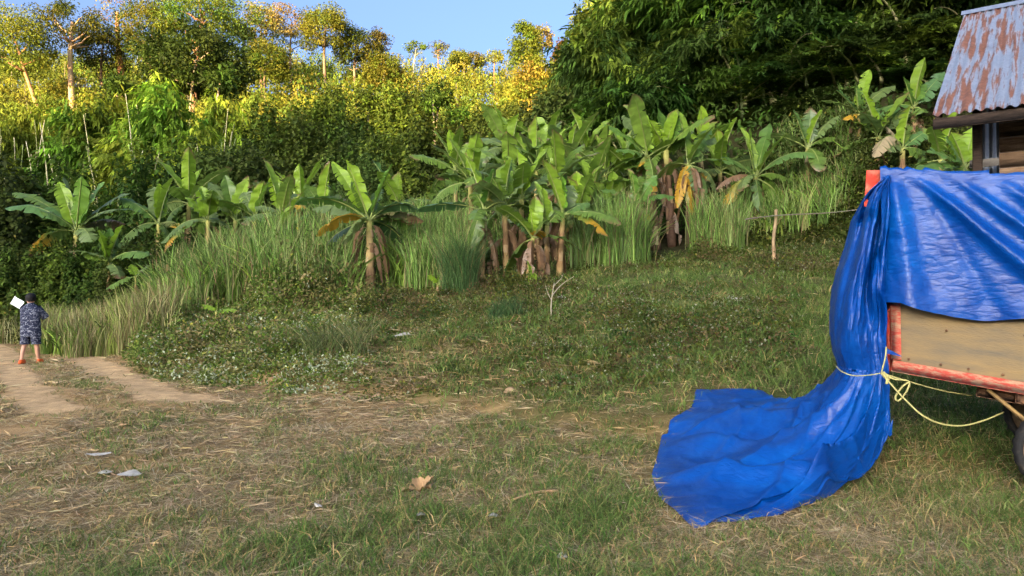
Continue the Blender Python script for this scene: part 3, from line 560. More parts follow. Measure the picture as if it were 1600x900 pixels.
# ------------------------------------------------------------------ banana plants
MATURE = (.12, .20, .030); FRESH = (.25, .39, .028); DULL = (.15, .215, .065); YEL = (.52, .30, .03); BRN = (.21, .12, .058); CREAM = (.46, .36, .20)
def banana_leaf(P0, P1, P2, W, col, fold=15, roll=0, tears=.25, yellow=0.0, brown=0.0, pet=.13, n=20):
    """oblong blade on a curved midrib from the crown P0 over P1 to the tip P2, split into torn strips"""
    s = np.linspace(0, 1, n)[:, None]; c = (1 - s) ** 2 * P0 + 2 * s * (1 - s) * P1 + s * s * P2
    tg = unit(np.gradient(c, axis=0)); up = np.array([0, 0, 1.0]); o = np.asarray(P2) - P0; o = unit(np.array([o[0], o[1], 0]) + 1e-4)
    N = unit(up - o * .05 - tg * ((up - o * .05) * tg).sum(1, keepdims=True)); S = unit(np.cross(tg, N)); W = W * 1.18
    rr = R(roll); S, N = S * math.cos(rr) + N * math.sin(rr), N * math.cos(rr) - S * math.sin(rr)
    q = np.clip((s[:, 0] - pet) / (1 - pet), 0, 1); w = W / 2 * np.minimum(1, (q / .16)) ** .55 * np.minimum(1, ((1 - q) / .22) + .02) ** .6 * (q > 0)
    mb = MB(); base = np.asarray(col); ph = rng.uniform(0, 9)
    def colour(i, v):
        qq = q[i] + (vnoise(i * .7 + ph, v * 3, 7) - .5) * .22; cc = base * (1 + .16 * ((i % 2) - .5)) * (1 + .12 * (vnoise(i * .5, v * 2 + ph, 3) - .5))
        if yellow > 0: k = sstep(1 - yellow - .12, 1 - yellow + .12, qq + (abs(v) - .5) * .12); cc = cc * (1 - k) + np.array(YEL) * k
        if brown > 0: k = sstep(1 - brown - .06, 1 - brown + .06, qq + (abs(v) - .5) * .25); cc = cc * (1 - k) + np.array(BRN) * k
        return cc
    lens = np.linalg.norm(c[-1] - c[0])
    for side in (-1, 1):
        fa = R(fold + rng.uniform(-5, 5)); E = S * side * math.cos(fa) + N * math.sin(fa)
        def row(i, f, tear):
            e = c[i] + E[i] * w[i] * f; e = e + N[i] * (.055 * W * math.sin(i * 1.25 + ph + side) * f * f)
            e[2] -= f * f * w[i] * (.10 + tear * .30)
            return e
        cur = [row(0, f, 0) for f in (0, .55, 1)]; ccur = [colour(0, f * side) for f in (0, .55, 1)]; td = 0
        for i in range(1, n):
            nx = [row(i, f, td) for f in (0, .55, 1)]; cx = [colour(i, f * side) for f in (0, .55, 1)]
            torn = rng.random() < tears and q[i] > .05 and i < n - 1
            e = nx if not torn else [nx[0], nx[1] - tg[i] * lens / n * .10, nx[2] - tg[i] * lens / n * rng.uniform(.2, .45)]
            if w[i] > 0:
                V = np.array(cur + e); mb.add(V, [[0, 1, 4, 3], [1, 2, 5, 4]], None, np.array(ccur + cx))
            if torn:
                td = rng.uniform(.2, 1.4); nx = [row(i, f, td) for f in (0, .55, 1)]; nx[2] = nx[2] + tg[i] * lens / n * rng.uniform(.1, .35)
            cur, ccur = nx, cx
    rib = np.where(q[:, None] > .93, base * .8, np.array([.30, .36, .10]) if brown < .5 else np.array([.30, .2, .1])) + 0 * s
    mb.tube(c - N * .012, .030 * (1 - .8 * s[:, 0]) * min(1.2, max(.35, W / .5)), 5, rib, False)
    me = mb.mesh('leaf', False); me.polygons.foreach_set('use_smooth', np.ones(len(me.polygons), bool)); return me
def stem_mesh(h, r, lean, cols, seed):
    mb = MB(); n = 14; q = np.linspace(0, 1, n); pts = np.stack([lean[0] * q ** 1.3, lean[1] * q ** 1.3, h * q], -1)
    rr = r * (1.12 - .5 * q) * (1 + .10 * np.sin(q * 23 + seed)); a, b = np.asarray(cols[0]), np.asarray(cols[1])
    k = np.clip((fbm(q * 5 + seed, q * 0 + 1, 9, 2) - .3) * 2.4, 0, 1)[:, None]; c = a * (1 - k) + b * k; g = sstep(.72, 1, q)[:, None]; c = c * (1 - g) + np.array([.34, .33, .09]) * g
    mb.tube(pts, rr, 10, c)
    for j in range(9):                    # overlapping dried leaf sheaths
        f = rng.uniform(.03, .85); az = rng.uniform(0, 6.28); z = f * h; ro = np.interp(f, q, rr) * 1.06; ll = rng.uniform(.18, .4) * h; ax = np.array([np.interp(f, q, pts[:, 0]), np.interp(f, q, pts[:, 1])])
        G = []
        for u in np.linspace(0, 1, 4):
            zz = max(.02, z - u * ll * .5 + ll * .25); fz = zz / h; axx = np.array([np.interp(fz, q, pts[:, 0]), np.interp(fz, q, pts[:, 1])])
            G.append([[axx[0] + (ro + .03 * u * u) * math.cos(az + d), axx[1] + (ro + .03 * u * u) * math.sin(az + d), zz] for d in (-.75 * (1 - .4 * u), 0, .75 * (1 - .4 * u))])
        mb.grid(G, np.asarray([BRN, (.34, .23, .12), (.16, .09, .05), (.42, .33, .17)][rng.integers(0, 4)]) * rng.uniform(.7, 1.2))
    return mb.mesh('pseudostem', True)
GB = 'banana plants between the field and the forest'
def banana(label, cx, cy, Y, L=2.2, n=9, explicit=(), dead=2, stem=True, r=.13, W=.55, base=None, old=.25, cols=((.40, .29, .12), (.20, .12, .06)), up=84, low=-38, deadtall=False):
    """crown at a photo position; explicit leaves are (tip x, tip y, depth shift, colour, options), the rest spread by golden angle"""
    if base is None:
        while top_at(cx, cy, Y)[2] - float(H(*top_at(cx, cy, Y)[:2])) < 1.5 and Y > 17 and L > 1.85: Y -= .4
    a = top_at(cx, cy, Y); bx = a[:2] if base is None else gp(*base)[:2]
    if base is not None: bx = np.array([top_at(base[0], base[1], Y)[0], Y])
    z0 = float(H(bx[0], bx[1])) - .05; t = thing('banana_plant', label, 'banana plant', (bx[0], bx[1], z0), 0, GB)
    org = np.array([bx[0], bx[1], z0]); apex = a - org; h = max(.25, apex[2])
    if stem: obj('pseudostem', stem_mesh(h, r, apex[:2], cols, rng.uniform(0, 9)), M_bark, t)
    for tx, ty, dy, col, kw in explicit:
        tip = top_at(tx, ty, Y + dy) - org; d = tip - apex; l = np.linalg.norm(d); kw = dict(kw); arch = kw.pop('arch', .12); w = kw.pop('W', W)
        obj('leaf', banana_leaf(apex, (apex + tip) / 2 + np.array([0, 0, arch * 2 * l]) + unit(np.array([d[0], d[1], 0]) + 1e-6) * 0, tip, w, np.asarray(col) * rng.uniform(.9, 1.1), **{**kw, 'tears': min(.8, kw.get('tears', .25) + .26)}), M_banana, t)
    ph = rng.uniform(0, 6.28)
    for k in range(n):
        u = (k + .3) / max(1, n); az = ph + k * 2.399 + rng.uniform(-.25, .25); el = R(up - (up - low) * u ** 1.25 + rng.uniform(-7, 7)); bend = R(10 + 80 * u * rng.uniform(.6, 1.25))
        l = L * rng.uniform(.72, 1.14) * (1 - .12 * (u < .12)); o = np.array([math.cos(az), math.sin(az), 0])
        d1 = o * math.cos(el) + np.array([0, 0, math.sin(el)]); e2 = el - bend; d2 = o * math.cos(e2) + np.array([0, 0, math.sin(e2)])
        P1 = apex + d1 * l * .52; P2 = P1 + d2 * l * .5; col = np.asarray(FRESH) * (1 - min(1, u * 1.7)) + np.asarray(MATURE if rng.random() < .65 else DULL) * min(1, u * 1.7)
        yl = rng.uniform(.1, .5) if (u > .7 and rng.random() < old) else 0; br = yl * .35 if yl else (rng.uniform(.04, .12) if rng.random() < .5 else 0)
        obj('leaf', banana_leaf(apex, P1, P2, W * rng.uniform(.85, 1.12), col * rng.uniform(.85, 1.15), 42 - 62 * u + rng.uniform(-8, 8), rng.uniform(-45, 45), min(.8, .18 + .55 * u), yl, br), M_banana, t)
    for k in range(dead):
        az = rng.uniform(0, 6.28); f = rng.uniform(.55, .95) if not deadtall else rng.uniform(.35, 1.0); o = np.array([math.cos(az), math.sin(az), 0]); p0 = apex * np.array([f ** 1.3, f ** 1.3, f]) + o * r * .7; l = min(h * f * .95, L * rng.uniform(.45, .75))
        P1 = p0 + o * .42 * l * rng.uniform(.4, 1) + np.array([0, 0, .05]); P2 = p0 + o * .30 * l + np.array([0, 0, -l])
        obj('dead_leaf', banana_leaf(p0, P1, P2, W * .42, np.asarray([BRN, (.17, .10, .055), (.36, .26, .15)][rng.integers(0, 3)]), -38, rng.uniform(-60, 60), .55, 0, 1.1, .08), M_banana, t)
    return t
rng = np.random.default_rng(41); y = dict
banana('main banana plant standing alone in the middle of the clearing, big leaves spread wide', 577, 345, 24.0, 2.4, 0, (
  (519, 252, .6, FRESH, y(fold=28, roll=35, tears=.12, arch=.03)), (541, 250, -.3, FRESH, y(fold=30, roll=-30, tears=.08, arch=.04)), (552, 278, .3, MATURE, y(fold=24, roll=25, arch=.03)),
  (613, 256, -.4, (.14, .27, .03), y(fold=26, roll=-38, tears=.12, arch=.06)), (596, 296, .8, MATURE, y(fold=20, roll=20, arch=.05)), (461, 318, -.5, (.12, .24, .04), y(fold=8, roll=-25, tears=.12, arch=.17)),
  (489, 326, .9, DULL, y(fold=-10, roll=30, tears=.3, arch=.12)), (658, 330, -.2, (.09, .18, .05), y(fold=-5, roll=20, tears=.25, arch=.22)), (493, 369, -.6, YEL, y(fold=-12, roll=-25, tears=.2, arch=.22, W=.42)),
  (535, 380, -.9, DULL, y(fold=-18, roll=-40, tears=.15, arch=.24)), (662, 345, .3, (.16, .15, .06), y(fold=-20, roll=25, tears=.6, arch=.17, brown=.35, W=.5)), (648, 352, .7, MATURE, y(fold=-15, roll=20, tears=.3, arch=.12)),
  (632, 378, .8, (.03, .07, .02), y(fold=-20, roll=20, tears=.2, arch=.14)), (505, 384, .4, (.05, .09, .05), y(fold=-15, roll=20, tears=.3, arch=.1))), 5, True, .15, .50, (579, 462))
banana('biggest banana plant at far left, fan of upright leaves with an orange hanging tip', 119, 362, 29, 2.6, 0, (
  (92, 284, .3, FRESH, y(fold=24, roll=40, tears=.1, arch=.04)), (99, 277, .8, DULL, y(fold=20, roll=-40, arch=.03)), (128, 275, -.6, (.13, .25, .03), y(fold=10, roll=45, tears=.1, arch=.02)), (163, 284, -.2, (.12, .23, .04), y(fold=18, roll=-45, tears=.12, arch=.05)),
  (204, 302, .5, DULL, y(fold=12, roll=-20, tears=.3, arch=.10)), (188, 328, -.3, DULL, y(fold=5, roll=-20, tears=.5, arch=.14)), (20, 302, .7, MATURE, y(fold=15, roll=30, tears=.25, arch=.10)), (8, 326, 0, (.10, .20, .05), y(fold=0, roll=25, tears=.2, arch=.16)),
  (62, 330, -.8, MATURE, y(fold=0, roll=30, arch=.13)), (44, 400, -.6, (.13, .20, .04), y(fold=-10, roll=-30, tears=.3, arch=.22, yellow=.42, brown=.12)), (144, 378, -.9, DULL, y(fold=-5, roll=-30, tears=.5, arch=.2)), (196, 350, .5, (.16, .14, .06), y(fold=-15, roll=20, tears=.5, arch=.18, brown=.3))), 2, True, .15, .55)
banana('young banana plant with two broad upright leaves below the biggest left one', 170, 410, 27, 1.6, 3, ((154, 359, -.2, FRESH, y(fold=18, roll=40, tears=.08, arch=.02, pet=.05)), (172, 357, .4, (.10, .2, .03), y(fold=18, roll=-30, arch=.02, pet=.05)), (131, 395, 0, MATURE, y(fold=5, roll=25, arch=.08)), (234, 399, -.2, (.11, .2, .04), y(fold=0, roll=-25, arch=.16))), 0, True, .09, .48)
banana('banana plant with a yellow-brown drooping leaf between the two left groups', 248, 350, 30, 2.4, 3, ((248, 287, .2, FRESH, y(fold=18, roll=-40, tears=.1, arch=.02)), (186, 310, -.4, (.13, .24, .04), y(fold=5, roll=35, tears=.2, arch=.12)), (180, 388, -.6, (.12, .2, .05), y(fold=-15, roll=25, arch=.2)), (240, 293, .6, DULL, y(fold=22, roll=30)), (292, 356, -.3, (.15, .18, .05), y(fold=-10, roll=-20, arch=.12, yellow=.4))), 2)
banana('banana plant rising out of the reeds with one bright leaning leaf', 325, 345, 28.5, 2.2, 4, ((290, 308, -.3, FRESH, y(fold=20, roll=30, arch=.05)), (310, 294, .2, (.13, .24, .04), y(fold=20, roll=-35, arch=.02)), (252, 380, -.5, (.13, .2, .05), y(fold=-10, roll=20, arch=.2))), 1)
banana('dark leaved banana plant behind the reeds, left of a tall crooked leaf', 368, 345, 30, 2.4, 4, ((352, 274, .4, (.12, .21, .03), y(fold=25, roll=25, arch=.05)), (326, 285, 0, DULL, y(fold=12, roll=35, arch=.08)), (345, 310, -.4, MATURE, y(fold=10, roll=30))), 1)
banana('banana plant with broad pale leaves half sunk in the reeds', 398, 340, 29, 2.2, 5, ((424, 280, -.2, (.14, .25, .03), y(fold=22, roll=-30, arch=.05)), (380, 300, .3, DULL, y(fold=10, roll=40))), 1)
banana('banana plant left of the main one with yellowing low leaf in the reeds', 440, 335, 28, 2.3, 5, ((428, 272, .3, FRESH, y(fold=22, roll=30, arch=.03)), (478, 325, -.4, YEL, y(fold=-10, roll=-20, arch=.2, W=.35, tears=.1)), (398, 325, -.2, DULL, y(fold=5, roll=20, arch=.15))), 1, old=.6)
banana('upright slim banana plant in the reeds just left of the main one', 440, 365, 26.5, 1.6, 2, ((439, 327, 0, FRESH, y(fold=30, roll=20, arch=.01, W=.3)), (482, 337, 0, (.11, .2, .04), y(fold=5, roll=-20, arch=.14))), 0)
banana('banana plant behind the main one, left shoulder, two upright leaves', 505, 330, 30, 2.2, 5, ((505, 274, 0, FRESH, y(fold=18, roll=-40, arch=.02)), (477, 288, .2, MATURE, y(fold=12, roll=35, arch=.05))), 1)
banana('banana plant behind the main one, right shoulder', 625, 322, 33, 2.2, 5, ((582, 250, .3, (.08, .17, .05), y(fold=18, roll=-30, arch=.05)),), 1)
# the crowded middle
CT = ((.46, .33, .13), (.22, .13, .06))
banana('leftmost plant of the middle banana row, dead leaves hanging down its stem', 757, 330, 22.6, 2.0, 2, ((772, 264, -.3, (.11, .24, .03), y(fold=22, roll=-30, tears=.1, arch=.05)), (652, 328, -.3, (.12, .23, .06), y(fold=5, roll=-25, tears=.06, arch=.10, pet=.22, W=.42)), (792, 318, -.4, DULL, y(fold=0, roll=25, arch=.16)), (735, 390, -.3, MATURE, y(fold=-20, roll=20, arch=.25)), (740, 300, .3, MATURE, y(fold=10, roll=20))), 5, True, .10, .5, (752, 455), cols=CT, deadtall=True)
banana('second plant of the middle banana row with a slim golden stem', 788, 322, 23.2, 2.1, 5, ((800, 250, .3, (.10, .2, .03), y(fold=20, roll=25, arch=.04)), (768, 276, -.3, MATURE, y(fold=10, roll=-35)), (824, 285, -.2, DULL, y(fold=15, roll=-20))), 3, True, .11, .5, (792, 450), cols=CT)
banana('third plant of the middle banana row, lowest, upright pale leaf beside it', 833, 372, 22.0, 1.9, 4, ((830, 325, -.2, FRESH, y(fold=25, roll=25, arch=.01, W=.35)), (803, 335, 0, (.08, .16, .05), y(fold=0, roll=30, arch=.12)), (850, 362, -.4, YEL, y(fold=-10, roll=20, arch=.2, W=.35))), 5, True, .10, .5, (826, 458), cols=CT, deadtall=True)
banana('fourth plant of the middle banana row with two tall upright bright leaves', 855, 352, 22.6, 1.8, 2, ((846, 293, 0, FRESH, y(fold=28, roll=30, arch=.01, W=.42, tears=.05)), (832, 312, .3, MATURE, y(fold=10, roll=30, arch=.05)), (880, 330, .2, MATURE, y(fold=5, roll=-30, arch=.1))), 3, True, .10, .45, (854, 450), cols=CT)
banana('right end plant of the middle banana row, clean golden stem and long yellow drooping leaf', 880, 336, 22.8, 1.9, 2, ((877, 270, -.1, (.15, .3, .03), y(fold=14, roll=42, tears=.05, arch=.01, W=.5)), (951, 370, -.5, (.18, .22, .03), y(fold=-12, roll=-15, tears=.15, arch=.20, yellow=.45, brown=.06, W=.36, pet=.2)), (922, 318, .1, (.12, .22, .05), y(fold=5, roll=-25, arch=.1)), (847, 330, .3, DULL, y(fold=5, roll=30, arch=.14)), (893, 290, .5, DULL, y(fold=12, roll=-30))), 2, True, .105, .5, (874, 450), cols=((.55, .42, .16), (.30, .18, .08)))
banana('small broad-leaved banana sucker at the foot of the middle row', 832, 452, 21.0, .75, 3, ((824, 408, 0, FRESH, y(fold=30, roll=20, arch=.01, W=.22)), (818, 462, -.3, DULL, y(fold=-15, roll=20, arch=.2, W=.3)), (848, 462, -.3, MATURE, y(fold=-15, roll=-20, arch=.2, W=.28))), 2, True, .06, .26, (832, 462))
BACK = [
 ('banana plant in the back row above the leftmost middle one', 735, 285, 29.5, 2.1), ('banana plant at the left of the dense back thicket, grey green leaves', 712, 268, 33, 2.1), ('banana plant in the back thicket above the golden stem', 795, 268, 28.5, 2.2),
 ('tall banana plant at the rear of the dense thicket, tip against the dark hollow', 790, 232, 34, 2.2), ('banana plant in the thick of the back row, dead brown leaf beside it', 838, 268, 29, 2.2), ('banana plant at the rear centre with one bright tip pointing up', 858, 235, 34, 2.2),
 ('banana plant right behind the tall upright bright leaves', 870, 285, 27, 2.1), ('banana plant with yellowish half-dead leaves in the back row', 890, 258, 31, 2.2), ('banana plant at the rear right of the dense thicket', 915, 240, 33.5, 2.3),
 ('banana plant behind the long yellow drooping leaf', 925, 300, 27, 2.0), ('banana plant between the dense thicket and the tall grove, broad dark leaves', 945, 275, 29.5, 2.2), ('banana plant low behind the reeds, left of the pale-stemmed one', 950, 330, 26.5, 1.6),
 ('banana plant squeezed between the golden stem and the tall bright leaves', 815, 312, 24.5, 1.9), ('banana plant behind the right end of the middle row, dark hanging leaves', 902, 335, 25, 1.8), ('banana plant squeezed into the left of the tall grove', 985, 272, 30, 2.3), ('banana plant filling the gap between grove and lone right plant', 1125, 268, 31, 2.2), ('banana plant in the back left row between two leaf fans', 295, 318, 32, 2.3), ('banana plant behind the left reeds with low spreading leaves', 470, 322, 31, 2.2)]
for k, (lab, cx, cy, Yb, Lb) in enumerate(BACK): banana(lab, cx, cy, Yb, Lb * 1.08, 11, (), 3, old=.4, low=-25)
banana('pale-stemmed banana plant in front of the tall grove, leaves like a fan', 994, 322, 25.5, 1.9, 2, ((988, 269, -.2, (.15, .29, .04), y(fold=16, roll=40, tears=.1, arch=.01)), (1026, 274, .1, (.12, .24, .04), y(fold=18, roll=-40, arch=.06)), (936, 298, .1, (.13, .25, .05), y(fold=8, roll=25, arch=.14)), (1054, 308, .2, (.11, .21, .04), y(fold=5, roll=-25, arch=.15)), (1000, 275, .5, MATURE, y(fold=20, roll=15)), (1012, 345, -.4, (.2, .2, .05), y(fold=-20, roll=-30, arch=.2, yellow=.3, W=.35))), 2, True, .10, .48, (996, 392), cols=((.42, .36, .15), (.26, .2, .09)))
GT = ((.22, .13, .07), (.12, .07, .045))
banana('tall banana plant at the left of the grove, leaf tips against the dark hill', 1012, 245, 28.5, 2.5, 5, ((944, 195, .2, (.13, .25, .04), y(fold=20, roll=30, arch=.06)), (1003, 180, -.2, FRESH, y(fold=22, roll=-35, arch=.01)), (962, 237, -.3, (.13, .25, .05), y(fold=5, roll=25, arch=.12)), (972, 182, .5, DULL, y(fold=15, roll=35)), (998, 260, -.4, (.2, .23, .05), y(fold=-15, roll=-20, arch=.2, yellow=.2))), 7, True, .17, .55, (1025, 385), cols=GT, deadtall=True)
banana('tallest banana plant in the middle of the grove, brown dead leaves skirting the trunk', 1040, 235, 29.0, 2.6, 5, ((1028, 168, 0, (.11, .21, .03), y(fold=18, roll=40, arch=.02)), (1015, 187, -.4, FRESH, y(fold=15, roll=-40, arch=.02)), (1062, 185, .2, (.12, .23, .04), y(fold=18, roll=-35, arch=.05)), (1082, 198, .4, DULL, y(fold=12, roll=-30, arch=.06)), (1045, 180, .8, MATURE, y(fold=15, roll=30))), 7, True, .17, .58, (1050, 384), cols=GT, deadtall=True)
banana('banana plant at the right of the grove with a leaf stretching over the reeds', 1075, 258, 28.5, 2.5, 5, ((1110, 200, .1, (.12, .22, .05), y(fold=15, roll=-35, arch=.06)), (1160, 262, -.3, (.12, .22, .05), y(fold=5, roll=-20, tears=.1, arch=.14)), (1118, 215, .5, DULL, y(fold=10, roll=-25, arch=.1)), (1100, 313, -.5, (.12, .2, .06), y(fold=-12, roll=-30, arch=.22)), (1058, 325, -.5, YEL, y(fold=-15, roll=20, arch=.22, W=.35, tears=.3)), (1085, 345, -.4, YEL, y(fold=-15, roll=20, arch=.1, W=.3))), 7, True, .16, .55, (1078, 380), cols=GT, deadtall=True)
banana('banana plant at the rear of the grove with split leaves', 1095, 240, 31.5, 2.4, 8, (), 3, cols=GT)
banana('lone banana plant right of the grove, two tall upright leaves and a yellow hanging one', 1180, 278, 28.5, 2.4, 5, ((1171, 202, -.1, (.16, .29, .03), y(fold=12, roll=45, tears=.06, arch=.01, W=.58)), (1203, 192, -.2, (.12, .23, .04), y(fold=14, roll=-45, tears=.1, arch=.03, W=.6)), (1288, 246, -.3, (.12, .22, .05), y(fold=0, roll=-22, tears=.15, arch=.20)), (1130, 325, -.4, (.3, .28, .05), y(fold=-15, roll=25, tears=.15, arch=.24, yellow=.3, W=.42)), (1116, 297, 0, BRN, y(fold=-30, roll=30, tears=.5, arch=.2, W=.3, brown=1.1)), (1127, 245, .3, (.12, .23, .05), y(fold=8, roll=25, arch=.1)), (1238, 285, .1, MATURE, y(fold=-5, roll=-20, arch=.18)), (1188, 330, -.6, (.12, .2, .05), y(fold=-20, roll=10, arch=.15, W=.4))), 3, True, .13, .55, (1182, 345), cols=((.36, .28, .13), (.2, .12, .06)))
banana('banana plant farther up the slope with a ragged brown-edged upright leaf', 1262, 232, 31, 2.0, 3, ((1240, 172, 0, (.12, .22, .05), y(fold=24, roll=30, arch=.03)), (1267, 168, .2, (.12, .2, .06), y(fold=10, roll=-40, tears=.5, arch=.02, brown=.12)), (1312, 180, 0, DULL, y(fold=8, roll=-20, arch=.1)), (1305, 215, -.2, MATURE, y(fold=0, roll=-20, arch=.15))), 1)
banana('banana plant at the left of the upper right clump, broad torn leaves', 1342, 178, 29.5, 2.1, 3, ((1306, 140, 0, (.10, .2, .05), y(fold=20, roll=30, arch=.05)), (1338, 133, -.2, (.13, .24, .05), y(fold=12, roll=42, arch=.02)), (1398, 134, .2, DULL, y(fold=10, roll=-25, arch=.1)), (1424, 182, -.4, (.12, .22, .06), y(fold=0, roll=-25, tears=.1, arch=.12)), (1318, 187, -.3, YEL, y(fold=-10, roll=20, arch=.1, W=.35))), 2)
banana('banana plant in the upper right clump with two bright leaves crossing', 1428, 168, 28.5, 2.0, 3, ((1412, 120, -.2, (.14, .27, .04), y(fold=18, roll=38, arch=.02)), (1475, 112, .2, (.09, .18, .06), y(fold=12, roll=-40, arch=.02)), (1440, 132, .3, (.12, .23, .04), y(fold=20, roll=-20)), (1360, 185, -.5, (.11, .22, .05), y(fold=0, roll=25, arch=.14)), (1445, 175, -.4, MATURE, y(fold=-12, roll=-20, arch=.15))), 2)
banana('banana plant below the upper right clump, cream dead leaf drooping', 1410, 232, 26, 1.9, 4, ((1385, 198, 0, CREAM, y(fold=-20, roll=20, tears=.5, W=.35)), (1365, 245, -.8, CREAM, y(fold=-35, roll=20, tears=.6, arch=.35, W=.5)), (1455, 200, 0, (.11, .22, .06), y(fold=10, roll=-40, arch=.03)), (1450, 240, -.3, MATURE, y(fold=-5, roll=-25, arch=.14))), 1, old=.5)
banana('banana plant close to the shed with one very broad leaf', 1508, 262, 21.5, 1.7, 4, ((1478, 213, 0, (.12, .23, .05), y(fold=12, roll=45, arch=.02, W=.62)), (1448, 236, -.3, (.13, .24, .05), y(fold=8, roll=35, arch=.08)), (1520, 200, .2, FRESH, y(fold=20, roll=-30, arch=.03)), (1430, 268, -.2, (.13, .24, .05), y(fold=0, roll=25, arch=.12))), 0, True, .1, .5)
banana('banana plant standing between the red board and the shed, dark low leaves', 1470, 250, 24, 1.8, 6, (), 1)
banana('banana plant in deep shade behind the upper right clump', 1372, 215, 31, 2.2, 7, (), 2)
for lab, cx, cy, Yb, Lb, ex in [
  ('tiny two-leaved banana sprout in the weeds by the roadside', 338, 487, 18.5, .55, ((317, 476, 0, FRESH, y(fold=15, roll=30, W=.16, arch=.03)), (371, 485, 0, FRESH, y(fold=10, roll=-25, W=.16, arch=.05)), (340, 468, 0, FRESH, y(fold=30, roll=0, W=.08, arch=.01)))),
  ('tiny pale banana sprout in the reeds left of the main plant', 437, 445, 22.5, .6, ((440, 418, 0, (.25, .4, .05), y(fold=20, roll=40, W=.2, arch=.02)), (431, 430, 0, FRESH, y(fold=20, roll=30, W=.15)))),
  ('tiny bent banana sprout right of the main plant', 684, 445, 22, .6, ((668, 430, 0, FRESH, y(fold=10, roll=30, W=.2, arch=.1)), (688, 428, 0, FRESH, y(fold=25, roll=0, W=.12)))),
  ('small light green banana sprout between left banana plants and tall grass', 212, 432, 25.5, .9, ((204, 413, 0, FRESH, y(fold=20, roll=30, W=.3, arch=.02)), (234, 415, 0, DULL, y(fold=20, roll=-30, W=.3, arch=.04)), (165, 452, -.4, MATURE, y(fold=-5, roll=25, W=.3, arch=.1))))]:
    banana(lab, cx, cy, Yb, Lb, 0, ex, 0, True, .05, .2)

# ------------------------------------------------------------------ reeds and tall grass beds
def inside(x, y, poly):
    r = np.zeros(len(x), bool); j = len(poly) - 1
    for i in range(len(poly)):
        xi, yi = poly[i]; xj, yj = poly[j]; r ^= ((yi > y) != (yj > y)) & (x < (xj - xi) * (y - yi) / (yj - yi + 1e-12) + xi); j = i
    return r
REED = [(.14, .24, .045), (.20, .31, .065), (.09, .16, .03), (.26, .32, .10)]; DRYR = [(.26, .20, .09), (.20, .17, .07)]
def bed(label, boxes, tuft, cat='grass', cols=REED, dry=.16, lean=(.03, .38), wd=.026, droop=.18, name='tall_grass'):
    mb = MB()
    for x0, x1, Y0, Y1, h, nt in boxes:
        yy = rng.uniform(Y0, Y1, nt); xx = U(rng.uniform(x0, x1, nt)) * yy; gk = rng.random(nt) < sstep(.2, .42, fbm(xx * .8, yy * .8, 141, 3)) + .12; xx, yy = xx[gk], yy[gk]; nt = len(xx); k = np.repeat(np.arange(nt), tuft); n = len(k)
        pos = np.stack([xx[k] + rng.normal(0, .13, n), yy[k] + rng.normal(0, .13, n)], -1); hh = 1.5 * h * rng.uniform(.65, 1.15, nt)[k] * rng.uniform(.55, 1.08, n)
        c = pal(cols, nt, .3)[k] * rng.uniform(.6, 1.4, (n, 1)); d = rng.random(n) < dry; c[d] = pal(DRYR, d.sum(), .25)
        mb.blades(np.stack([pos[:, 0], pos[:, 1], H(pos[:, 0], pos[:, 1]) - .03], -1), rng.uniform(0, 6.28, n), hh, wd * rng.uniform(.6, 1.4, n), rng.uniform(*lean, n), c, droop, 4)
    o = obj(name, mb.mesh(name), M_grass); o['kind'] = 'stuff'; return tag(o, label, cat)
rng = np.random.default_rng(51)
bed('tall green reeds between the left bananas and the main banana plant', [(235, 480, 24, 27.5, 1.9, 420), (300, 560, 22, 25.5, 1.5, 330), (240, 330, 21.5, 24, 1.2, 110), (400, 560, 26, 29, 2.1, 220)], 11)
bed('tall green reeds between the main banana plant and the middle banana row', [(600, 740, 25, 29, 2.3, 380), (640, 740, 23, 25.5, 1.5, 110), (690, 735, 22.5, 24, 1.7, 60), (650, 800, 29, 33, 2.3, 200), (900, 960, 27, 30, 1.6, 60)], 12)
bed('reeds standing right of the middle banana row, pale upright blades', [(895, 1010, 24, 27, 1.9, 190), (950, 990, 23, 24.5, 1.9, 60)], 13, cols=REED[:2] + [(.18, .27, .08)])
bed('reeds between the banana grove and the lone banana plant', [(1085, 1175, 26.5, 29, 1.7, 150), (1190, 1350, 27, 31, 1.3, 260), (1215, 1330, 30, 32, 1.2, 90)], 13)
bed('waist-high yellowish grass along the left side of the path', [(62, 215, 20.5, 25, 1.05, 420), (190, 265, 18.5, 21.5, 1.25, 130), (-5, 60, 25, 30, .8, 120), (110, 210, 19, 22, .75, 160)], 14, cols=[(.20, .26, .05), (.27, .28, .09), (.13, .18, .035), (.32, .29, .13)], dry=.3, wd=.022)
bed('broad arching blades mixed among the reeds', [(240, 560, 22, 27, 1.7, 300), (600, 740, 24, 29, 1.8, 160), (895, 1010, 24, 27, 1.6, 80), (1190, 1340, 27, 30, 1.3, 110), (70, 240, 20, 24, .9, 130)], 6, cols=[(.16, .26, .04), (.22, .32, .05), (.12, .20, .035)], dry=.12, lean=(.3, .9), wd=.055, droop=.42)
bed('spiky grass clump at the edge of the weeds left of the main banana plant', [(490, 560, 14.2, 15.0, .62, 10)], 30, cols=[(.15, .20, .065), (.12, .165, .05), (.2, .21, .09)], dry=.05, lean=(.4, 1.0), wd=.014)
bed('dark feathery grass tuft left of the middle banana row', [(700, 742, 21.5, 22.5, 1.5, 26), (768, 806, 16.4, 17.0, .36, 16)], 34, cols=[(.05, .10, .03), (.07, .12, .035)], dry=.05, lean=(.2, .6), wd=.012)

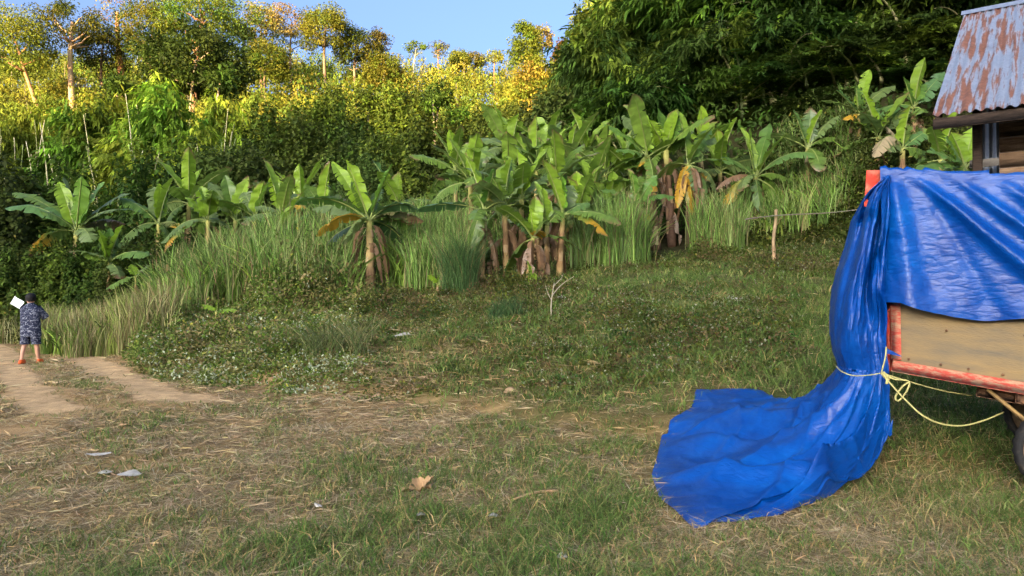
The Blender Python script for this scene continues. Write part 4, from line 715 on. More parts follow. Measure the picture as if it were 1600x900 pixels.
# ------------------------------------------------------------------ low weeds on the bank
def weeds(label, areas, cols, name='ground_weeds'):
    mb = MB()
    for x0, x1, Y0, Y1, h, r, nc, per, L, fl in areas:
        nc = int(nc * 1.15); Y0 -= .6
        yy = rng.uniform(Y0, Y1, nc); xx = U(rng.uniform(x0, x1, nc)) * yy; k = np.repeat(np.arange(nc), per); n = len(k)
        keep = np.ones(n, bool); hs = h * rng.uniform(.4, 1.25, nc) * (.1 + 1.7 * sstep(.25, .75, fbm(xx * .6, yy * .6, 121, 3))) * (.25 + .75 * sstep(0, .3, (yy - Y0) / (Y1 - Y0))); rs = r * rng.uniform(.6, 1.3, nc)
        d = rng.normal(size=(n, 3)); d = d / np.maximum(1, np.linalg.norm(d, axis=1, keepdims=True) / 1.3); p = np.stack([xx[k] + d[:, 0] * rs[k] * .6, yy[k] + d[:, 1] * rs[k] * .6, 0 * k], -1)
        p[:, 2] = H(p[:, 0], p[:, 1]) + hs[k] * np.abs(1 - .35 * (d[:, 0] ** 2 + d[:, 1] ** 2)).clip(.05) * rng.uniform(.15, 1.05, n)
        keep = pathness(p[:, 0], p[:, 1]) < -.25; tone = pal(cols, nc, .25)[k] * rng.uniform(.7, 1.3, (n, 1))
        f = (rng.random(n) < fl) & (rng.random(nc)[k] < .45); tone[f] = np.array([.50, .52, .33]) * rng.uniform(.75, 1.15, (f.sum(), 1)); p[f, 2] += .05
        y_ = (~f) & (rng.random(n) < .02); tone[y_] = np.array([.38, .33, .06])
        dd = unit(d * .6 + rdir(n) * .7 + np.array([0, 0, .1])); l = L * rng.uniform(.6, 1.4, n); l[f] *= .75
        q = keep; mb.leaves(p[q], dd[q], unit(rdir(n) * .5 + np.array([0, -.15, 1.0]))[q], l[q], (l * rng.uniform(.45, .75, n))[q], tone[q], .1)
    o = obj(name, mb.mesh(name), M_leaf); o['kind'] = 'stuff'; return tag(o, label, 'weeds')
rng = np.random.default_rng(61); WD = [(.13, .17, .024), (.16, .195, .032), (.09, .125, .02), (.21, .21, .06), (.28, .21, .09), (.20, .15, .06)]
weeds('bushy weeds with pale flower heads on the bank by the path', [(205, 420, 14.5, 20, .42, .34, 420, 62, .075, .16), (330, 560, 14.0, 20, .5, .36, 470, 62, .075, .14), (430, 570, 12.3, 14.5, .28, .28, 120, 50, .06, .25), (300, 430, 13.2, 14.6, .18, .26, 60, 40, .06, .3), (220, 420, 19, 22.5, .6, .4, 180, 60, .08, .05), (380, 570, 19.5, 23.5, .7, .45, 260, 60, .10, .04), (240, 560, 22, 26, 1.3, .5, 130, 80, .13, .0), (600, 740, 23.5, 27, 1.2, .45, 60, 80, .13, 0)], WD)
weeds('creeping green herbs on the slope below the middle bananas', [(540, 900, 16, 22.5, .26, .36, 620, 46, .065, .07), (560, 860, 11.5, 16, .10, .3, 320, 34, .055, .03), (820, 1240, 10.5, 19, .20, .34, 760, 40, .06, .10), (540, 620, 20, 23, .6, .35, 60, 60, .07, .02), (690, 900, 20.5, 22.5, .45, .35, 110, 50, .07, .04), (960, 1180, 12.5, 16.5, .34, .36, 130, 50, .06, .28)], WD + [(.06, .15, .03)])
weeds('rank weeds and creepers around the banana grove and rail fence', [(880, 1110, 21.5, 25, .4, .4, 190, 50, .08, .03), (1150, 1345, 20, 27, .55, .5, 380, 60, .08, .06), (1090, 1200, 25, 28, .5, .45, 120, 50, .09, .02)], WD)
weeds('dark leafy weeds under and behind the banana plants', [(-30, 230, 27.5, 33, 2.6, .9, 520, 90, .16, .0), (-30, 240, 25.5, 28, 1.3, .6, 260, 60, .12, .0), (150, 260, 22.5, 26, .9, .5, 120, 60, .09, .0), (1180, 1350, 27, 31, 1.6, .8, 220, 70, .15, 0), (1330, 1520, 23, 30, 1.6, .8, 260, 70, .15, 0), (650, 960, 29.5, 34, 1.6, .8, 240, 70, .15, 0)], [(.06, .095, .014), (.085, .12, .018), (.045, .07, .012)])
# ------------------------------------------------------------------ trailer (local x along its near side, y away, z up)
rng = np.random.default_rng(71)
L0 = P(1392, 580, np.array(6.36)); L1 = P(1600, 616.5, np.array(5.885))
e1 = unit(L1 - L0); e2 = unit(np.array([-e1[1], e1[0], 0.0])); e3 = np.cross(e1, e2)
TM = Matrix([[*v, 0] for v in np.stack([e1, e2, e3], 1)] + [[0, 0, 0, 1]]); 
TM = Matrix([[e1[i], e2[i], e3[i], L0[i]] for i in range(3)] + [[0, 0, 0, 1]])
def tl(x, y, z): return L0 + e1 * x + e2 * y + e3 * z
tr_ = bpy.data.objects.new('farm_trailer', None); C.objects.link(tr_); tr_.matrix_world = TM
tag(tr_, 'two-wheeled farm trailer with red frame and muddy plywood side under the tarp', 'trailer')
TL, TW, TH_ = 3.9, 1.62, 1.66  # length past the view and width enlarged to deepen shade under the bed
def part(name, mb, mat, parent, smooth=False, label=None):
    o = obj(name, mb.mesh(name, smooth), mat, parent)
    if label: o['label'] = label
    return o
part('bottom_rail', MB().box((TL / 2, .02, .048), (TL, .06, .096), bev=.006), M_redworn, tr_)
part('end_rail', MB().box((.03, TW / 2 + .04, .045), (.06, TW - .02, .09), bev=.006), M_redworn, tr_)
part('far_rail', MB().box((TL / 2, TW + .06, .045), (TL, .06, .09), bev=.006), M_redworn, tr_)
mb = MB(); G = []
xs = np.linspace(.015, TL, 60); zs = np.linspace(.098, TH_, 30)
for x in xs: G.append([[x - .155 * z * (1 - x / TL), .012 + .006 * math.sin(x * 3 + z * 2) - .004 * (abs(x - .86) < .02), z] for z in zs])
G = np.array(G)
for k0, k1 in ((0, 21), (21, 60)):
    mb = MB(); Gp = G[k0:k1].copy(); Gp[-1, :, 0] += .05 if k0 == 0 else 0; mb.grid(Gp); mb.grid(Gp + np.array([0, .012, 0])); part('side_panel', mb, M_ply, tr_, True)
mb = MB(); mb.grid([[[x, TW + .03, z] for z in (.09, TH_)] for x in (0, TL)]); part('far_panel', mb, M_ply, tr_)
mb = MB(); mb.box((TL / 2, TW / 2 + .04, .07), (TL - .1, TW - .05, .02)); part('floor_board', mb, M_darkwood, tr_)
ta = math.atan2(.24, TH_); rt = Matrix.Rotation(-ta, 3, 'Y')
mb = MB(); mb.box((-.15, TW / 2 + .10, TH_ / 2 + .02), (.035, TW + .06, TH_ + .1), np.array(rt), bev=.006); part('end_board', mb, M_red, tr_)
mb = MB(); mb.box((-.045, -.006, .58), (.075, .02, .96), np.array(Matrix.Rotation(-.155, 3, 'Y')), bev=.004); part('corner_post', mb, M_redworn, tr_, label='faded salmon-red corner post')
for k, (x, z) in enumerate([(.12, .13), (.36, .13), (.56, .13), (.80, .13), (1.00, .13), (1.25, .13), (.36, .42), (.9, .47)]):
    mb = MB(); mb.tube([[x, .010, z], [x, -.004, z], [x, -.007, z]], [.011, .011, .006], 8); part('rivet', mb, M_rust, tr_)
for y in (.18, 1.40):
    part('chassis_beam', MB().box((TL / 2 + .35, y, -.055), (TL - .6, .07, .09), bev=.008), M_rust, tr_)
part('cross_beam', MB().box((.95, TW / 2, -.05), (.07, TW - .1, .07), bev=.008), M_rust, tr_)
mb = MB(); mb.tube([[.72, .10, -.02], [1.22, .10, -.36]], [.035, .035], 4, squash=.5); part('brace', mb, simple_mat('ochre_strut', (.36, .22, .07), .7, 10, (.22, .14, .06), .2, 40, .25), tr_)
pc = np.array([P(a_, b_, np.array(6.47)) for a_, b_ in ((1354, 266), (1398, 265), (1398, 330), (1350, 322))]); inv = np.array(TM.inverted()); loc = np.array([(inv @ np.append(v, 1))[:3] for v in pc])
mb = MB(); G = np.array([[loc[0], loc[1]], [loc[3], loc[2]]]); mb.grid(G); mb.grid(G + np.array([0, .03, 0])); mb.grid(np.array([[loc[0], loc[1]], [loc[0] + [0, .03, 0], loc[1] + [0, .03, 0]]])); mb.grid(np.array([[loc[0], loc[3]], [loc[0] + [0, .03, 0], loc[3] + [0, .03, 0]]])); part('corner_board', mb, M_red, tr_)
AX = 1.30; RW = .365
axz = None
def wheel(y, nm='wheel'):
    c = tl(AX, y, 0); zg = float(H(c[0], c[1])); cz = (zg + RW - .015 - L0[2] - e1[2] * AX) / e3[2]
    wt = bpy.data.objects.new(nm, None); C.objects.link(wt); wt.parent = tr_; wt.location = (AX, y, cz)
    prof = [(.295, -.065), (.30, -.085), (.325, -.09), (.345, -.078), (RW, -.045), (RW, .045), (.345, .078), (.325, .09), (.30, .085), (.295, .065)]
    n = 56; a = np.arange(n + 1) * 2 * math.pi / n; G = []
    for i, t_ in enumerate(a):
        lug = 1.0 if i % 2 == 0 else .968
        G.append([[r * math.cos(t_) * (lug if r > .34 else 1), w_, r * math.sin(t_) * (lug if r > .34 else 1)] for r, w_ in prof])
    mb = MB(); mb.grid(G); part('tyre', mb, M_rubber, wt, False)
    mb = MB(); G = [[[1.36 * r * math.cos(t_), w_, 1.36 * r * math.sin(t_)] for r, w_ in [(.222, -.066), (.218, -.05), (.19, -.045), (.17, -.012), (.10, -.02), (.085, -.05), (.03, -.055), (.001, -.055)]] for t_ in np.linspace(0, 2 * math.pi, 40)]; mb.grid(G); part('rim', mb, M_mud, wt, True)
    for q in range(5):
        t_ = q * 2 * math.pi / 5; mb = MB(); mb.tube([[.062 * math.cos(t_), -.05, .062 * math.sin(t_)], [.062 * math.cos(t_), -.066, .062 * math.sin(t_)]], [.011, .009], 6); part('wheel_nut', mb, M_rust, wt)
    return cz
cz1 = wheel(-.02); cz2 = wheel(1.28)
mb = MB(); mb.tube([[AX, .06, cz1], [AX, 1.43, cz2]], [.035, .035], 8); part('axle', mb, M_rust, tr_)
mb = MB(); mb.tube([[TL - .2, TW / 2, -.05], [TL + .8, TW / 2, -.22], [TL + 1.5, TW / 2, -.33]], [.045, .04, .035], 8); part('drawbar', mb, M_rust, tr_)

# ------------------------------------------------------------------ blue tarpaulin, one crumpled sheet: over the box, down its end and out onto the grass
def spline(K, n, tk=None):
    K = np.asarray(K, float); m = len(K); t0 = np.linspace(0, 1, m) if tk is None else np.asarray(tk); tt = np.linspace(0, 1, n)
    tan = np.gradient(K, t0, axis=0); i = np.clip(np.searchsorted(t0, tt, side='right') - 1, 0, m - 2); h = (t0[i + 1] - t0[i]); s = (tt - t0[i]) / h
    sh = (-1,) + (1,) * (K.ndim - 1); s = s.reshape(sh); h = h.reshape(sh)
    return (2*s**3-3*s**2+1)*K[i] + (s**3-2*s**2+s)*h*tan[i] + (-2*s**3+3*s**2)*K[i+1] + (s**3-s**2)*h*tan[i+1]
def crumple(G, amp, sc, seed):
    G = np.asarray(G); du = np.gradient(G, axis=0); dv = np.gradient(G, axis=1); N = unit(np.cross(du, dv)); a, b = G.shape[:2]
    su = np.cumsum(np.linalg.norm(du, axis=2).mean(1)); sv = np.cumsum(np.linalg.norm(dv, axis=2).mean(0)); u, v = np.meshgrid(su, sv, indexing='ij')
    wx = u + .25 * fbm(u * 2, v * 2, seed + 50, 2); wy = v + .25 * fbm(u * 2 + 9, v * 2, seed + 51, 2)
    r = (1 - np.abs(2 * vnoise(wx / sc, wy / sc, seed) - 1)) ** 2.6 - .3
    r2 = (1 - np.abs(2 * vnoise(wx / sc * 2.7 + wy, wy / sc * 2.2, seed + 1) - 1)) ** 2 - .35
    r3 = (1 - np.abs(2 * vnoise(wx / sc * 6, wy / sc * 6 + wx * 3, seed + 2) - 1)) ** 2 - .35
    return G + N * (amp * (r + .45 * r2 + .2 * r3))[..., None]
tm = MB()
# (a) top, near side flap, and unseen far flap lengthened to block light beneath
ns, ntp = 190, 160; sx = np.linspace(-.03, TL + .1, ns); zt = 1.765
low_x = np.array([-.05, .03, .10, .20, .34, .48, .62, .8, 1.0, 1.6, 2.8]); low_z = np.array([.57, .60, .612, .585, .545, .53, .545, .575, .605, .66, .68])
G = np.zeros((ns, ntp, 3)); q = np.linspace(0, 1, ntp)
for i, x in enumerate(sx):
    zl = np.interp(x, low_x, low_z); back = 1.75; topl = 1.30; side = zt - zl; tot = back + topl + side; d = q * tot
    y = np.where(d < back, TW + .06, np.where(d < back + topl, TW + .06 - (d - back), -.045)); z = np.where(d < back, zt - back + d, np.where(d < back + topl, zt - .02 + .02 * np.cos((d - back) * 5), zt - (d - back - topl)))
    dn = np.clip((d - back - topl) / side, 0, 1); fr = (d >= back + topl)
    def fold(c0, slope, wdt, amp):       # a pleat running down and to the right from the top edge
        c = c0 + slope * dn * side; return amp * np.exp(-((x - c) / (wdt * (.5 + .9 * dn))) ** 2)
    out = (fold(.06, .10, .085, .07) + fold(.13, 1.10, .085, .10) + fold(.40, 1.22, .075, .085) + fold(.70, 1.2, .085, .085) + fold(1.05, 1.1, .10, .08) + fold(1.5, 1.0, .1, .08)
           - fold(.20, .50, .06, .02)) * sstep(.02, .3, dn) + .05 * sstep(.75, 1, dn) * (.5 + .5 * math.sin(x * 7)) + .02 * sstep(0, .25, dn)
    y = np.where(fr, y - np.maximum(out, -.035) - .015, y); z = np.where(fr, z - .012 * dn * np.sin(x * 11), z)
    sag = -.02 * np.sin(np.clip((d - back) / topl, 0, 1) * math.pi) * (1 + np.sin(x * 5)); z = z + sag
    G[i] = L0 + e1 * (x - .17 * z * (1 - x / TL))[:, None] + e2 * y[:, None] + e3 * z[:, None]
tm.grid(crumple(G, .011, .24, 201))
# (b) curtain down the end of the box to the twine, then (c) fan spread over the ground
def row(pts):                             # pixel, depth triples along one level
    p = np.array(pts, float); return np.stack([P(a, b, np.array(d)) for a, b, d in p])
levels = [
 [(1389, 271, 6.36), (1390, 270, 6.35), (1391, 270, 6.34), (1392, 269, 6.33), (1394, 269, 6.33)],
 [(1374, 285, 6.36), (1379, 284, 6.33), (1384, 283, 6.32), (1388, 283, 6.31), (1391, 283, 6.31)],
 [(1356, 300, 6.42), (1366, 300, 6.34), (1376, 300, 6.31), (1384, 300, 6.32), (1389, 300, 6.30)],
 [(1341, 324, 6.62), (1356, 324, 6.38), (1370, 324, 6.32), (1381, 324, 6.35), (1392, 324, 6.26)],
 [(1330, 350, 6.85), (1350, 350, 6.5), (1366, 350, 6.38), (1378, 350, 6.40), (1391, 350, 6.24)],
 [(1315, 400, 7.0), (1338, 400, 6.42), (1356, 400, 6.36), (1370, 400, 6.42), (1387, 400, 6.23)],
 [(1302, 450, 7.0), (1324, 450, 6.36), (1346, 450, 6.38), (1362, 450, 6.30), (1383, 450, 6.22)],
 [(1297, 495, 7.0), (1316, 495, 6.36), (1342, 495, 6.28), (1366, 495, 6.34), (1386, 495, 6.23)],
 [(1298, 535, 6.95), (1314, 535, 6.38), (1338, 535, 6.26), (1364, 535, 6.30), (1385, 538, 6.28)],
 [(1308, 572, 6.85), (1322, 577, 6.42), (1346, 582, 6.30), (1372, 584, 6.28), (1389, 586, 6.30)]]
LV = np.stack([spline(row(l), 9) for l in levels])                     # levels x 9
outline = [gp(*q) for q in ((1192, 614), (1140, 611), (1088, 611), (1081, 640), (1053, 654), (1047, 660), (1044, 682), (1034, 684), (1027, 716), (1018, 746), (1031, 782), (1086, 831), (1099, 821), (1160, 820), (1212, 811), (1300, 777))] + [P(1372, 712, np.array(6.25)), P(1396, 645, np.array(6.27))]
TARP_POLY = np.array([o[:2] for o in outline[:17]] + [np.array([3.15, 6.5]), np.array([3.1, 7.2])])
NF = 200; OA = np.array(outline); ot = np.array([0, .06, .13, .19, .245, .26, .305, .325, .37, .42, .48, .57, .59, .65, .70, .80, .91, 1.0]); OUT = np.stack([np.interp(np.linspace(0, 1, NF), ot, OA[:, i]) for i in range(3)], 1)
NC = 90; nu = NF
CUR = np.stack([spline(l, nu) for l in LV]); CUR = spline(CUR, NC)         # NC x nu
s_ = np.linspace(0, 1, nu)[None, :]; t_ = np.linspace(0, 1, NC)[:, None]
toc = unit(np.array([CAM[0] - 3.0, CAM[1] - 6.4, 0])); amp = .072 * np.sin(np.pi * np.clip(t_ * 1.15, 0, 1)) ** .7
wave = np.sin(s_ * 17 + 2.2 * t_ + 1.4 * np.sin(t_ * 5 + s_ * 3)) + .6 * np.sin(s_ * 31 - 3.5 * t_) 
CUR = CUR + toc * (amp * wave * sstep(0, .10, s_) * sstep(0, .08, 1 - s_))[..., None]
NFn = 130; cin = CUR[-1]; gz = None
f = np.linspace(0, 1, NFn)[1:, None, None]; f2 = f[..., 0]
sid = np.linspace(0, 1, nu)[None, :]
straight = sstep(.72, 1.0, sid) * .55                                 # the right strands hang, the left ones sweep out
fr = f2 ** (1.25 - .1 * straight)
FAN = cin[None] * (1 - fr[..., None]) + OUT[None] * fr[..., None]
mid = np.array([L0[0] - .55, L0[1] - .25, 0]); bulge = 4 * f2 * (1 - f2)
gz = H(FAN[..., 0], FAN[..., 1]); z0 = cin[None, :, 2]; oz = OUT[None, :, 2]; og = H(OUT[:, 0], OUT[:, 1])[None]
prof = (1 - f2) ** (3.4 - 2.2 * straight - 2.0 * np.exp(-sid / .10)) ; lift = np.maximum(oz - og, 0) * sstep(.2, 1, f2)
FAN[..., 2] = gz + (z0 - gz) * prof + .022 + lift * .9
pl = np.sin(sid * 29 + 3.5 * np.sin(f2 * 2.6 + sid * 2)) * .5 + .5; pl2 = np.sin(sid * 53 - 4 * f2) * .5 + .5
FAN[..., 2] += (.13 * pl ** 2.2 + .11 * (1 - np.abs(np.sin(sid * 21 + 2.5 * np.sin(f2 * 2.2)))) ** 2.2 * (1 - .6 * f2) * (1 + 1.1 * sstep(.4, .7, sid) * (1 - sstep(.55, .9, f2))) + .07 * pl2 ** 2) * np.sin(np.pi * np.clip(f2 * 1.02, 0, 1)) ** .8 * (1 - .55 * f2) * sstep(0, .06, sid) * sstep(0, .05, 1 - sid)
FAN[..., 2] += .10 * np.exp(-((FAN[..., 0] - 2.15) / .35) ** 2 - ((FAN[..., 1] - 7.6) / .3) ** 2) + .09 * np.exp(-(((FAN[..., 0] - 2.0) * .5 + (FAN[..., 1] - 6.1) * .87) / .10) ** 2) * sstep(.3, .5, f2) * sstep(0, .2, 1 - f2)
cw_ = sstep(.12, .35, f2) * (1 - sstep(.86, 1, f2))       # crisp creases running out from the neck
for am_, wd_, ln_ in ((.085, .050, ((1325, 618), (1240, 650), (1130, 668), (1070, 690))), (.095, .055, ((1345, 655), (1260, 705), (1190, 745), (1110, 770))), (.10, .05, ((1362, 650), (1300, 720), (1245, 760), (1190, 800))), (.06, .04, ((1310, 606), (1230, 622), (1150, 634))),
                      (.09, .045, ((1380, 650), (1340, 720), (1292, 768))), (.055, .035, ((1210, 690), (1265, 735), (1300, 742))), (.05, .03, ((1150, 640), (1160, 690), (1120, 720))), (.05, .03, ((1060, 720), (1120, 745), (1170, 735)))):
    dl = dist_poly(FAN[..., 0], FAN[..., 1], np.array([gp(*q_)[:2] for q_ in ln_])); FAN[..., 2] += cw_ * am_ * .5 * np.exp(-dl / wd_)
ed = np.maximum(sstep(.93, 1, f2), 0); FAN[..., 2] += ed * (.012 * np.sin(sid * 40) - .008)
ALL = np.concatenate([CUR, FAN], 0); ALL = crumple(ALL, .017, .42, 211); gz = H(ALL[..., 0], ALL[..., 1]) + .018; ALL[..., 2] = np.maximum(ALL[..., 2], gz)
tm.grid(ALL)
# torn corner tip of the sheet poking out by the knot
tipg = [[P(1384 + 26 * u - 2 * v, 543 + 14 * u + (9 - 9 * u) * v, np.array(6.27 - .03 * u)) for v in np.linspace(0, 1, 4)] for u in np.linspace(0, 1, 8)]; tm.grid(tipg)
o = obj('blue_tarp', tm.mesh('blue_tarp', True), M_tarp); tag(o, 'crumpled bright blue tarp draped over the trailer and trailing across the grass', 'tarp')

# yellow twine round the gathered tarp, with a bow and a long slack line to the wheel
def rope_pts(K, n=40): return spline(np.array([P(a, b, np.array(d)) for a, b, d in K]), n)
mb = MB()
mb.tube(rope_pts([(1306, 572, 6.45), (1316, 581, 6.20), (1335, 587, 6.12), (1358, 586, 6.14), (1376, 583, 6.14)]), .0045, 6)
mb.tube(rope_pts([(1385, 542, 6.14), (1383, 560, 6.12), (1379, 575, 6.12), (1377, 584, 6.12)], 20), .006, 6)
mb.tube(rope_pts([(1377, 583, 6.12), (1396, 592, 6.05), (1420, 596, 6.05), (1416, 612, 6.03), (1404, 626, 6.02), (1399, 620, 6.03), (1410, 604, 6.04), (1420, 597, 6.05)], 50), .0072, 6)
mb.tube(rope_pts([(1377, 584, 6.10), (1392, 600, 6.05), (1412, 622, 6.0), (1440, 648, 5.95), (1470, 662, 5.95), (1505, 665, 6.0), (1540, 656, 6.1), (1568, 644, 6.2)], 60), .0072, 6)
mb.tube(rope_pts([(1377, 582, 6.11), (1400, 590, 6.08), (1440, 602, 6.15), (1480, 612, 6.3), (1520, 618, 6.4)], 30), .006, 6)
mb.tube(rope_pts([(1378, 583, 6.09), (1386, 592, 6.07), (1385, 600, 6.07)], 8), .012, 6)
for k in range(3): mb.tube(rope_pts([(1380 + k * 3, 581 + 3 * k, 6.08), (1387 + k * 2, 588, 6.06), (1389 - k, 594, 6.08)], 8), .009, 5)
o = obj('twine', mb.mesh('twine', True), M_rope); tag(o, 'yellow plastic twine knotted round the gathered tarp, slack end under the trailer', 'twine')

# ------------------------------------------------------------------ shed (local x along the eave, y towards the ridge)
E = P(1457, 181, np.array(11.0)); av = unit(np.array([.81, -.586, 0])); bv = np.array([-av[1], av[0], 0]); gz0 = float(H(E[0] + 1.5, E[1] + .5)) - .2
sh = thing('wooden_shed', 'wooden shed with rusty corrugated iron roof and dark plank wall at right', 'shed', (E[0], E[1], gz0), math.atan2(av[1], av[0]))
ze = E[2] - gz0; RUN, RISE = 6.2, 3.52; sl = math.hypot(RUN, RISE); per = .138; cw = per * 6
def sheet(ix, iy, rust):
    n = 6 * 10 + 1; x = np.linspace(0, cw + per * .5, n) + ix * cw; y0, y1 = (0, .525) if iy == 0 else (.505, 1.0); G = []
    for xx in x:
        zz = .021 * math.cos(2 * math.pi * xx / per) + (.008 if iy else 0) + (.004 if ix % 2 else 0); jag = .0
        G.append([[xx, RUN * v, ze + RISE * v + zz] for v in np.linspace(y0 - (.004 * (ix % 3)), y1, 14)])
    mb = MB(); col = np.zeros((n, 14, 3)); lx = np.linspace(0, 1, n)[:, None]; col[..., 0] = rust(lx, np.linspace(0, 1, 14)[None, :])
    mb.grid(G, col); return part('roof_sheet', mb, M_iron, sh, True)
for ix in range(8):
    for iy in (0, 1):
        if ix <= 1: fn = (lambda u, v, ix=ix, iy=iy: .05 * np.exp(-v / .12) + (.10 if iy else .09) + .0 * u + .05 * (u if ix else 1 - abs(u - .5)) - (.03 if iy else .0) * (1 - v))
        else: fn = (lambda u, v, ix=ix, iy=iy: -.03 + (.05 if ix % 3 == 0 else 0) + .03 * (1 - v) * (iy == 0) + 0 * u)
        sheet(ix, iy, fn)
mb = MB(); G = [[[x, RUN - .26, ze + RISE - .11], [x, RUN - .04, ze + RISE + .045], [x, RUN + .03, ze + RISE + .07], [x, RUN + .10, ze + RISE + .045], [x, RUN + .30, ze + RISE - .09]] for x in np.linspace(-.06, 7, 20)]
mb.grid(G, (-.3, 0, 0)); part('ridge_cap', mb, M_iron, sh, True)
mb = MB(); G = [[[x, RUN + (RUN - .3) * v * 0 + 2 * RUN * 0 + RUN * v, ze + RISE * (1 - v) - .03 + .021 * math.cos(2 * math.pi * x / per)] for v in (0, 1)] for x in np.arange(0, 6.7, per / 4)]
mb.grid(G, (-.1, 0, 0)); part('rear_roof', mb, M_iron, sh, True)
RX = math.atan2(RISE, RUN)
for x in (.06, 1.3, 2.6, 3.9, 5.2, 6.5):
    mb = MB(); mb.box((x, RUN / 2, ze + RISE / 2 - .10), (.06, sl - .1, .12), np.array(Matrix.Rotation(RX, 3, 'X'))); part('rafter', mb, M_darkwood, sh)
part('fascia_beam', MB().box((3.35, .06, ze - .12), (6.7, .05, .16), bev=.005), M_darkwood, sh)
for x, y in ((.52, .86), (2.6, .92), (4.7, .92), (6.6, .92), (.52, 5.4), (6.6, 5.4)):
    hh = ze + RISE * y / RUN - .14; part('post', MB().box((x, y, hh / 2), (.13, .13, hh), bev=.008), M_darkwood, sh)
pz = 1.0; k = 0
while pz < ze + .28:
    hh = .235 + rng.uniform(-.012, .012); dd = rng.uniform(0, .012)
    mb = MB(); mb.box((3.85, .90 - dd, pz + hh / 2), (6.1, .030, hh - .008), bev=.004); part('plank', mb, M_wood if k % 4 else simple_mat('plank_wood_' + str(k), (.10, .06, .035), .85, 6, (.22, .14, .08), .4, 30, .15, (.6, 6, 6)), sh)
    pz += hh; k += 1
mb = MB(); G = [[[x, 1.30 + .018 * math.cos(2 * math.pi * x / .1), z] for z in (1.2, ze + .5)] for x in np.arange(.55, 1.2, .0125)]; mb.grid(G, (-.2, 0, 0)); part('inner_iron_sheet', mb, M_iron, sh, True)
part('tie_beam', MB().box((.66, .94, ze - .64), (.5, .07, .12), bev=.006), simple_mat('grey_timber', (.12, .11, .10), .8, 9, (.20, .18, .15), .3, 40, .2, (.6, 5, 5)), sh)
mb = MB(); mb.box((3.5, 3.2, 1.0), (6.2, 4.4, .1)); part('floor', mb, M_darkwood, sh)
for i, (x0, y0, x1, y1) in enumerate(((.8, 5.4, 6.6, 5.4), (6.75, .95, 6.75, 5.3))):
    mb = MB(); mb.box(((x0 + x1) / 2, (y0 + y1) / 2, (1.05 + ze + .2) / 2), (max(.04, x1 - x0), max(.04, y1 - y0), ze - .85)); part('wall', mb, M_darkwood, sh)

# ------------------------------------------------------------------ rail fence: one crooked post carrying a long bamboo rail
b = gp(1207, 417); t0 = P(1212, 330, np.array(b[1])); fe = thing('rail_fence', 'crooked wooden post carrying one long thin horizontal pole beside the field', 'fence', tuple(b))
mb = MB(); q = np.linspace(0, 1, 9)[:, None]; pp = (t0 - b) * q * 1.03 + np.array([0, 0, -.2]) * (1 - q) + np.concatenate([.03 * np.sin(q * 9), .02 * np.cos(q * 7), 0 * q], 1); mb.tube(pp, .06 - .012 * q[:, 0], 8, pal([(.34, .24, .13), (.28, .19, .10)], 9, .15)); obj('post', mb.mesh('post', True), M_bark, fe)
A = P(1163, 343, np.array(b[1] + .1)) - b; B = P(1400, 322, np.array(b[1] - .6)) - b; q = np.linspace(0, 1, 12)[:, None]; mb = MB(); mb.tube(A + (B - A) * q + np.concatenate([0 * q, 0 * q, .03 * np.sin(q * 8)], 1) + np.array([0, -.07, 0]), .022 - .006 * q[:, 0], 6, pal([(.16, .14, .10), (.20, .17, .12)], 12, .15)); obj('rail', mb.mesh('rail', True), M_bark, fe)
z = B[:2] + b[:2]; mb = MB(); zz = float(H(z[0], z[1])) - b[2]; mb.tube([[B[0], B[1], zz - .2], [B[0], B[1], B[2] + .1]], [.05, .045], 7, (.28, .2, .12)); obj('post', mb.mesh('post', True), M_bark, fe)

# ------------------------------------------------------------------ bare sapling, stick, dry leaf, litter, stones
b = gp(862, 498); mb = MB(); rng = np.random.default_rng(81)
tw = lambda K, r: mb.tube(spline(np.array([P(a, c, np.array(b[1])) for a, c in K]) - b, 10), np.linspace(r, r * .4, 10), 5, (.36, .31, .22))
tw([(862, 499), (861, 480), (863, 460), (866, 442)], .018); tw([(863, 462), (872, 450), (884, 440), (897, 432)], .012); tw([(862, 470), (856, 458), (852, 446)], .010); tw([(866, 446), (876, 436), (880, 428)], .009)
o = obj('dead_sapling', mb.mesh('dead_sapling', True), M_bark, None, tuple(b)); tag(o, 'bare forked dead sapling standing in the herbs below the middle bananas', 'sapling')
a = gp(800, 785); c = gp(872, 770); mb = MB(); mb.tube(spline(np.array([a, (a + c) / 2 + [0, .02, .015], c]) + [0, 0, .02], 10), np.linspace(.012, .020, 10), 6, pal([(.50, .33, .17), (.42, .27, .13)], 10, .12), squash=.6); o = obj('stick', mb.mesh('stick', True), M_bark); tag(o, 'light brown split stick lying on the grass left of the tarp', 'stick')
a = gp(18, 775); c = gp(70, 766); mb = MB(); mb.tube(spline(np.array([a, (a + c) / 2 + [0, .03, .01], c]) + [0, 0, .02], 10), np.linspace(.006, .014, 10), 5, (.46, .29, .13)); o = obj('stick', mb.mesh('stick', True), M_bark); tag(o, 'thin dry stalk lying in the straw at the lower left', 'stick')
b = gp(657, 770); mb = MB()
for az, el, l, w_ in ((.3, .9, .17, .13), (2.0, .8, .15, .12), (3.4, .15, .19, .11), (5.9, .5, .12, .10)):
    rngG = []; d = np.array([math.cos(az) * math.cos(el), math.sin(az) * math.cos(el), math.sin(el)]); sd = np.array([-math.sin(az), math.cos(az), 0])
    for u in np.linspace(0, 1, 8): rngG.append([np.array([0, 0, .02]) + d * l * u + sd * w_ * v * math.sin(math.pi * min(1, u * .85 + .12)) + np.array([0, 0, .05 * abs(v) * math.sin(u * 3) - .03 * u * u + .010 * math.sin(u * 15 + v * 9)]) for v in np.linspace(-.5, .5, 7)])
    mb.grid(rngG, np.array([.40, .25, .12]) * rng.uniform(.85, 1.1))
